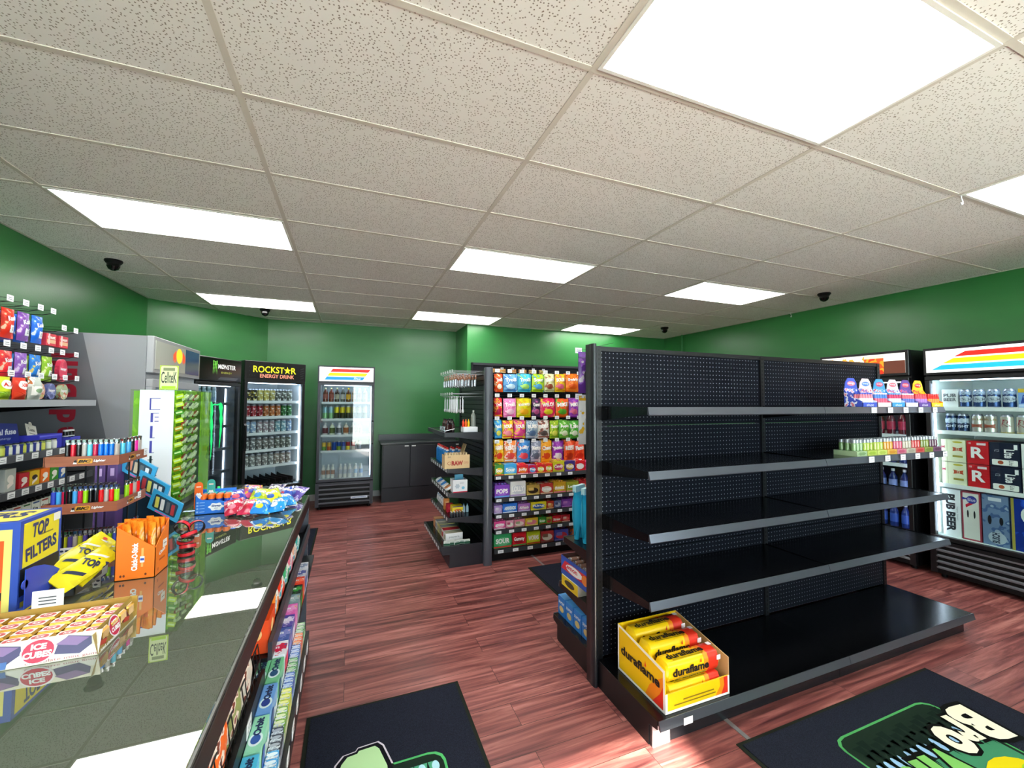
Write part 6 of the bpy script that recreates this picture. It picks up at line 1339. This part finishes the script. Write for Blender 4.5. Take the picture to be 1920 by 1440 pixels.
# sleep shot carton
t = thing('bottle_carton', 'bright blue carton with a white cloud badge holding small bottles', 'carton', (-.640, 2.60, Z0))
SB = mt('#2c7ae0', .4); a, b = .078, .05
g = G(); g.box(-a, a, -b, b, 0, .003, SB)
g.prism([(-a, 0), (a, 0), (a, .045), (a-.02, .058), (a-.05, .066), (-a+.03, .072), (-a+.012, .085), (-a, .105)], 'y', -b, -b+.002, SB)
g.prism([(-b, 0), (b, 0), (b, .10), (-b, .06)], 'x', a-.002, a, SB); g.prism([(-b, 0), (b, 0), (b, .12), (-b, .10)], 'x', -a, -a+.002, SB); g.box(-a, a, b-.002, b, 0, .11, SB)
g.flat('cloud', (.012, -b-.0008, .036), X_, Z_, .062, .042, WHITE); g.flat('=Sleep', (.012, -b-.0014, .040), X_, Z_, .040, .013, mt('#24448c'), 0, .04); g.flat('=shot', (.012, -b-.0014, .029), X_, Z_, .016, .005, mt('#24448c'), 0, .02); g.flat('ell', (.062, -b-.0008, .018), X_, Z_, .015, .017, mt('#f0a080'))
for z in (.06, .045, .03, .014): g.flat('rect', (-.048, -b-.0008, z), X_, Z_, .022, .003, mt('#9cc4f4')); g.flat('rr', (-.068, -b-.0008, z), X_, Z_, .009, .008, mt('#9cc4f4'))
g.obj('box', t)
for x, c, nm in ((-.066, '#f0681c', 'orange'), (-.03, '#38a8a0', 'teal')):
    g = G(); pts = [(-.018, 0)]+[(.020*math.cos(q), .14+.022*math.sin(q)) for q in [PI*k/8 for k in range(9)]][::1]; pts = [(.018, .03)]+[(.018*math.cos(q), .145+.02*math.sin(q)) for q in [PI*k/8 for k in range(9)]]+[(-.018, .03)]
    g.prism(pts, 'y', (-.045 if nm == 'orange' else .02), (-.043 if nm == 'orange' else .022), mt(c, .4)); yy = -.0458 if nm == 'orange' else .0192
    g.flat('cloud', (0, yy, .095), X_, Z_, .026, .032, WHITE); g.flat('rect', (0, yy, .14), X_, Z_, .02, .006, mt('#f8e0d0')); g.flat('=sleep', (0, yy-.0004, .095), X_, Z_, .016, .006, mt(c, .4)); o = g.obj('back_card', t, (x, 0, 0)); o['label'] = f'{nm} rounded card'
for r in range(4):
    for c in range(4):
        teal = r > 1; cc = '#40b8c0' if teal else '#f07420'
        place(('sb', teal), lambda: G().lathe([(.012, 0), (.0135, .004), (.0135, .068), (.011, .074)], mt('#2848b8', .3), n=14).lathe([(.0142, .070), (.0142, .090), (.012, .092)], mt(cc, .35), n=14), 'sleep_bottle', f'small blue bottle with {"teal" if teal else "orange"} cap, {ORD[c]} across in {("front", "second", "third", "back")[r]} row', 'bottle', (-.690+c*.0345, 2.572+r*.0225, Z0+.0035), 0, 'capped bottles in the blue carton')
# pile of candy bags
pile = [('#c82848', '#e8b0c0', '#f08098', 'crimson', -.525, 2.50, .0, .2), ('#d83058', '#f0c8d0', '#c81838', 'red', -.47, 2.47, .0, -.1), ('#2888e0', '#48b0f0', '#e8d830', 'blue', -.41, 2.46, .0, .15), ('#2c98e8', '#3088d8', '#e8f0f8', 'bright blue', -.345, 2.47, .0, -.2), ('#4050c0', '#7880d8', '#e85870', 'indigo', -.53, 2.60, .03, .4), ('#b0c828', '#e0e050', '#3890d8', 'lime', -.44, 2.56, .035, 0), ('#e0d838', '#b0d020', '#3060b8', 'yellow', -.36, 2.55, .03, .3), ('#383868', '#c8c0c8', '#8060a0', 'dark', -.40, 2.64, .04, -.3), ('#d85890', '#e8c040', '#5060c8', 'pink', -.48, 2.66, .04, .2), ('#3858b8', '#f0e8f0', '#c03858', 'royal blue', -.335, 2.64, .02, -.1), ('#2a90e0', '#58b8f0', '#e8e040', 'aqua', -.295, 2.60, .0, .5), ('#6050a8', '#c8b8e0', '#4068c0', 'mauve', -.305, 2.74, .0, -.4), ('#3868c8', '#e0d838', '#d04868', 'cobalt', -.50, 2.74, .01, .3)]
for k, (c1, c2, c3, cn, x, y, z, r_) in enumerate(pile):
    o = bag(.085, .125, .045, pm(c1, c2, c3, 34, .2), [('=Fun', .5, .55, .6, .22, '#f8f4f0', .1, .05), ('ell', .4, .3, .4, .24, c3)], seed=k).obj('candy_bag')
    o.location = (x, y-.045, Z0+.012+z); o.rotation_euler = (-PI/2+.35+.12*((k*5) % 3), .0, r_+PI*0); o.rotation_euler = (-1.15, .15*((k % 3)-1), r_)
    tag(o, f'{cn} shiny candy bag lying in the heap at the far end of the counter', 'candy bag', 'candy bags in the counter heap')

# ================================================================== WALL UNIT GOODS (behind the counter)
bagsL = [[(3.018, '#2a4cb8', '#3868d8', '#c8d0e8', 'navy'), (3.135, '#d83020', '#e84830', '#e8c0a0', 'red'), (3.252, '#7a48a8', '#9860c0', '#d8c8e0', 'violet'), (3.365, '#1c68d8', '#3880e8', '#c8d8f0', 'royal blue')],
         [(3.013, '#a82430', '#882028', '#e06850', 'dark red'), (3.133, '#e02838', '#f04838', '#e8c8b0', 'bright red'), (3.248, '#8858b8', '#a078c8', '#d0c0e0', 'lavender'), (3.364, '#2878d0', '#4090e0', '#e0c870', 'blue'), (3.47, '#88b830', '#a0c840', '#e0e8b0', 'green'), (3.613, '#d83858', '#e85068', '#e8a0b0', 'rose')],
         [(3.055, '#e04020', '#f06038', '#f0e0d8', 'orange red'), (3.178, '#b0b4b0', '#d8dcd8', '#c05838', 'silver'), (3.287, '#a8b070', '#c8cc90', '#7a8050', 'sage'), (3.406, '#d8a890', '#c87868', '#c0c870', 'peach'), (3.509, '#6870a8', '#9aa0d0', '#50588c', 'slate blue'), (3.631, '#b8c8a0', '#d87858', '#e8e0d0', 'cream and coral')]]
for r, (bs, zt, hb_) in enumerate(((bagsL[0], 2.00, .165), (bagsL[1], 1.765, .155), (bagsL[2], 1.60, .105))):
    for k, (y, c1, c2, c3, cn) in enumerate(bs):
        rn = ('top', 'middle', 'lower')[r]
        rnd_ = r == 2 and k > 2 or (r == 1 and k == 5)
        for q in range(3):
            m_ = pm(c1, c2, c3, 24, .28)
            if rnd_:
                if (c1, 'rb') not in PROTO:
                    g = G(); g.T = Matrix.Rotation(PI/2, 4, 'Z')
                    g.prism([(.042*math.cos(s), hb_/2+hb_*.48*math.sin(s)) for s in [2*PI*i/16 for i in range(16)]], 'y', -.012, .012, m_); g.flat('=happy', (0, -.0128, hb_*.55), X_, Z_, .06, .024, mt('#f4f0f4', .4), 0, .05)
                    g.flat('ell', (0, -.0126, hb_*.25), X_, Z_, .03, .02, mt(c3, .4)); o = g.obj('gummy_pouch'); PROTO[(c1, 'rb')] = o.data
                else: o = bpy.data.objects.new('gummy_pouch', PROTO[(c1, 'rb')]); COL.objects.link(o)
                o.rotation_euler = (0, 0, 0)
            else:
                if (c1, 'lb') not in PROTO:
                    b_2 = bag(.092, hb_, .035, m_, [('rr', .62, .32, .42, .26, '#e8ecf0'), ('=OZ', .62, .32, .2, .12, '#60646c', 0, .03), ('=Kush', .55, .68, .6, .16, '#f0f0f4', .2, .05)], seed=k+r*7); o = b_2.obj('gummy_pouch'); PROTO[(c1, 'lb')] = o.data
                else: o = bpy.data.objects.new('gummy_pouch', PROTO[(c1, 'lb')]); COL.objects.link(o)
                o.rotation_euler = (0, 0, PI/2)
            o.location = (-1.775-q*.075, y, zt-hb_)
            tag(o, f'{cn} pouch, {ORD[q]} on the {ORD[k]} hook of the {rn} row behind the counter', 'pouch', 'pouches on the wall hooks')
for y, k in ((3.474, 0), (3.595, 1)):
    g = carton(.09, .03, .075, {'*': mt('#d83848', .4)}, [('F', 'rect', .5, .35, .9, .3, '#e8b890'), ('F', '=toast', .5, .7, .8, .26, '#f4e8e0', 0, .04), ('F', 'para', .25, .55, .2, .9, '#f0c8c8')]); o = g.obj('small_carton', None, (-1.775, y, 1.835), PI/2); tag(o, f'small red and tan hanging carton on the {"first" if k == 0 else "second"} short hook beside the silver cooler', 'carton')
for k in range(3):
    g = bag(.095, .12, .05, pm('#c8d820' if k == 0 else '#e83820', '#f05030', '#f0f0e8', 14, .3), [('ell', .5, .66, .7, .4, '#f4f4f0'), ('=AIR', .5, .66, .5, .16, '#d83020', 0, .05), ('rect', .5, .2, .9, .3, '#e84020' if k else '#88b020')], seed=k) if k < 2 else bag(.10, .13, .05, pm('#b8c0b8', '#e4e8e4', '#c07038', 16, .3), [('rect', .5, .4, .8, .4, '#f0f0ea'), ('ell', .5, .4, .5, .2, '#80a078')])
    o = g.obj('standing_pouch', None, (-1.665, 2.93+k*.115, 1.4935), PI/2); tag(o, ('lime pouch standing at the picture edge of the upper wall shelf', 'orange red pouch with a white oval standing on the upper wall shelf', 'silver and white pouch standing on the upper wall shelf')[k], 'pouch')
# shelf one
NV = mt('#1c2c88', .4)
g = carton(.26, .12, .05, NV); g.prism([(-.13, .05), (.13, .05), (.10, .155), (-.10, .17)], 'y', .03, .033, NV); g.flat('=royal fuse', (0, .0294, .11), X_, Z_, .19, .04, mt('#e4e8f4', .4), 0, .03); g.flat('=energy', (.02, .0294, .075), X_, Z_, .08, .012, mt('#a8b0d8')); tag(g.obj('display_box', None, (-1.69, 3.05, 1.206), PI/2), 'navy display box with a raised lettered card on the middle wall shelf', 'display box')
g = G(); g.box(-.045, .045, -.001, .001, 0, .09, mt('#e0ddcf', .5)); g.cyl((0, -.001, .095), (0, .001, .095), .014, mt('#e0ddcf', .5)); g.flat('=Less', (0, -.0016, .06), X_, Z_, .05, .02, mt('#505048'), 0, .02); g.flat('rect', (0, -.0016, .035), X_, Z_, .05, .006, mt('#90907f')); o = g.obj('sign_card', None, (-1.70, 3.245, 1.265)); o.rotation_euler = (-.3, .25, PI/2); tag(o, 'cream tilted sign card standing over the blue tray on the wall shelf', 'card')
g = carton(.20, .10, .085, mt('#3a3cc0', .4), [('F', 'rect', .5, .9, 1, .08, '#6a6ce0')]); tag(g.obj('display_box', None, (-1.70, 3.30, 1.206), PI/2), 'plain violet blue box on the middle wall shelf behind the vial tray', 'display box')
g = carton(.10, .07, .055, {'*': mt('#4c50cc', .4)}, [('F', '=kratom', .5, .5, .7, .3, '#c8ccf4', 0, .03)], True); tag(g.obj('display_tray', None, (-1.665, 3.495, 1.206), PI/2), 'violet blue tray holding two dark vials at the end of the wall shelf', 'tray')
for k in range(3): place('vial2', lambda: bottle(.095, .013, mt('#141418', .15), mt('#e4e6ea', .3), mt('#c8ccd4', .3), (.55, .62), .8), 'dark_vial', f'dark vial with silver cap, {ORD[k]} in the violet blue tray', 'vial', (-1.665, 3.462+k*.032, 1.2105), 0, 'dark vials')
for k in range(9):
    place(('grn', k % 3), lambda: bottle(.06, .014, mt(('#8a9a40', '#a8b890', '#c8c8c0')[k % 3], .3), mt('#202428', .3), mt(('#c8cc58', '#dfe4d8', '#e4e4e0')[k % 3], .4), (.1, .7), .8), 'small_bottle', f'small dark-capped bottle, {ORD[k]} along the front of the middle wall shelf', 'bottle', (-1.638, 2.90+k*.05, 1.206), 0, 'small capped bottles on the wall shelf')
# shelf two: coloured pouches
for k, (y, c, cn) in enumerate(((2.96, '#b4b8b4', 'silver'), (3.06, '#c01828', 'red'), (3.14, '#e0b818', 'yellow'), (3.225, '#f07018', 'orange'), (3.305, '#3c9828', 'green'), (3.385, '#2860b8', 'blue'))):
    tag(carton(.075, .05, .078 if k else .115, mt(c, .35), [('F', 'ell', .5, .55, .6, .36, '#2a1c1c' if k in (2,) else '#f0e8e0'), ('F', 'para', .5, .3, .7, .18, '#f4e8e0' if k < 3 else '#e8f0e0', .5)]).obj('small_box', None, (-1.655, y, 1.021), PI/2), f'{cn} small box with a curled emblem on the lower wall shelf', 'box')
# shelf three: green and white kratom boxes
for k in range(8):
    g = carton(.062, .045, .085, mt('#e4e8e0', .4), [('F', '=Kre', .45, .55, .6, .22, '#2c3a34', 0, .04), ('F', 'rect', .5, .18, 1, .1, '#88a058'), ('F', 'rect', .5, .92, .8, .1, ('#30508c', '#a83828', '#38703c')[k % 3])]); g.lathe([(.012, 0), (.013, .012), (.004, .02)], BLK2, -.012, 0, .085, 10); g.lathe([(.012, 0), (.013, .012), (.004, .02)], BLK2, .016, 0, .085, 10)
    tag(g.obj('capped_pack', None, (-1.655, 2.95+k*.072, .841), PI/2), f'white capped pack with dark letters, {ORD[k]} along the lowest visible wall shelf', 'pack', 'white capped packs')

# ================================================================== GUM RACK GOODS
gum = [('#48b8e0', '#1878b8', 'aqua'), ('#90d8b8', '#2858a8', 'mint green'), ('#68a0e0', '#1c3c90', 'cornflower'), ('#70c090', '#20507c', 'green')]
for k, (c1, c2, cn) in enumerate(gum):
    for q in range(2):
        if q and k < 2: continue
        g = carton(.035, .128, .088, mt(c1, .35), [('T', 'rect', .5, .5, .9, .94, c1), ('T', 'ell', .5, .34, .9, .36, '#d8f0f4'), ('T', 'ell', .5, .34, .62, .25, c2), ('T', '=Orbit', .5, .68, 1.8, .14, '#16305c', PI/2, .05), ('R', 'ell', .3, .5, .3, .7, c2), ('R', '=Orbit', .66, .5, .5, .4, '#f0f8fa', 0, .04)])
        tag(g.obj('gum_box', None, (-.2015-.037*q, 1.105+k*.134, .5675)), f'{cn} gum box with a round mark in the {"outer" if q == 0 else "inner"} row under the counter', 'gum box', 'round-marked gum boxes')
far = [('#e4e6f0', '#d8184c', '#3070c0', 'white and red'), ('#4860b0', '#8890d0', '#e8c0d0', 'blue violet'), ('#5848a8', '#e0d8f0', '#8070c8', 'purple'), ('#e868c0', '#f0a0d8', '#e8b020', 'bright pink'), ('#7898a0', '#a8c0c0', '#c8a840', 'grey teal'), ('#14181c', '#309838', '#101010', 'black and green'), ('#e83818', '#f87050', '#f0f0f0', 'orange red'), ('#c8ccd8', '#4858a8', '#202028', 'silver and navy'), ('#dce0e8', '#8898b8', '#c8d0e0', 'white')]
for k, (c1, c2, c3, cn) in enumerate(far):
    g = carton(.085, .088, .093, {'*': mt(c1, .35), 'T': pm(c1, c2, c3, 30, .35)}, [('T', 'rr', .5, .5, .7, .4, c2), ('T', '=gum', .5, .5, .5, .22, '#f4f4f8', 0, .04), ('R', 'rect', .5, .5, .8, .5, c2)])
    tag(g.obj('gum_box', None, (-.2265, 1.62+k*.094, .5675)), f'{cn} gum box, {ORD[k]} past the round-marked ones under the counter', 'gum box', 'gum boxes under the counter')
sm = [('#c82868', '#e870a0', 'magenta'), ('#58b8d8', '#d8f0f4', 'aqua'), ('#48a8e0', '#e8f4f8', 'sky blue'), ('#38404c', '#a8b0bc', 'graphite'), ('#78b038', '#e0e8c0', 'green'), ('#c8d828', '#f0f0a0', 'lime'), ('#3060b8', '#a8c0e8', 'blue'), ('#309050', '#a8d8b0', 'deep green'), ('#2870c0', '#c8d8f0', 'royal blue'), ('#e85828', '#f0b890', 'orange'), ('#389848', '#c8e8c8', 'leaf green')]
for k, (c1, c2, cn) in enumerate(sm):
    for q in range(3):
        place(('gs', c1), lambda: carton(.028, .024, .082, pm(c1, '#d0d8e0', c2, 60, .3), [('R', 'para', .5, .5, .98, .34, c2, .3), ('T', 'ell', .5, .5, .9, .5, c2), ('F', 'rect', .5, .5, .8, .4, c2)]), 'gum_pack', f'{cn} slim gum pack, {ORD[q]} of three on the narrow ledge below the gum boxes', 'gum pack', (-.1665, 1.02+k*.083+q*.0262, .5125), 0, 'slim gum packs on the ledge')
for k in range(7):
    c = ('#e84c18', '#e88028', '#d83818', '#40a870', '#e87890', '#e0a890', '#40a8a0')[k]; cn = ('orange red', 'orange', 'red', 'green', 'rose', 'peach', 'teal')[k]
    if k == 0: g = carton(.09, .12, .10, mt(c, .4), [('R', 'ell', .5, .6, .4, .4, '#f8c080'), ('R', '=candy', .5, .2, .6, .14, '#f8f0e8', 0, .04), ('F', 'ell', .6, .6, .4, .4, '#f8c080')]); o = g.obj('candy_box', None, (-.270, 1.585, .7015))
    else: o = bag(.12, .115, .03, pm(c, '#f0e8e0', '#48a0b8', 26, .3), [], seed=k).obj('candy_bag'); o.location = (-.245, 1.60+k*.135, .7015); o.rotation_euler = (0, 0, PI/2)
    tag(o, f'{cn} {"candy box at the near end" if k == 0 else "candy bag, "+ORD[k-1]+" past the orange box,"} on the rack shelf under the counter', 'candy box' if k == 0 else 'candy bag')
for k in range(7):
    c = ('#c87850', '#d8d0c8', '#e0b020', '#e05818', '#e86820', '#8a9858', '#c8c4b8')[k]; cn = ('brown', 'white', 'golden', 'orange', 'bright orange', 'olive', 'grey white')[k]
    o = bag(.11, .135, .03, pm(c, '#e8d8c8', '#7a4030', 30, .3), [], seed=k+20).obj('candy_bag'); o.location = (-.253, .60+k*.122, .669); o.rotation_euler = (0, .0, PI/2); tag(o, f'{cn} candy bag, {ORD[k]} from the near end of the wire basket', 'candy bag', 'candy bags in the wire basket')
for k in range(3):
    o = bag(.08, .075, .025, pm('#e8cc20', '#d8b818', '#483018', 26, .3), [], seed=k+30).obj('candy_bag'); o.location = (-.203, .82+k*.085, .568); o.rotation_euler = (0, 0, PI/2); tag(o, f'yellow bag, {ORD[k]} below the wire basket under the counter', 'candy bag', 'yellow bags below the wire basket')
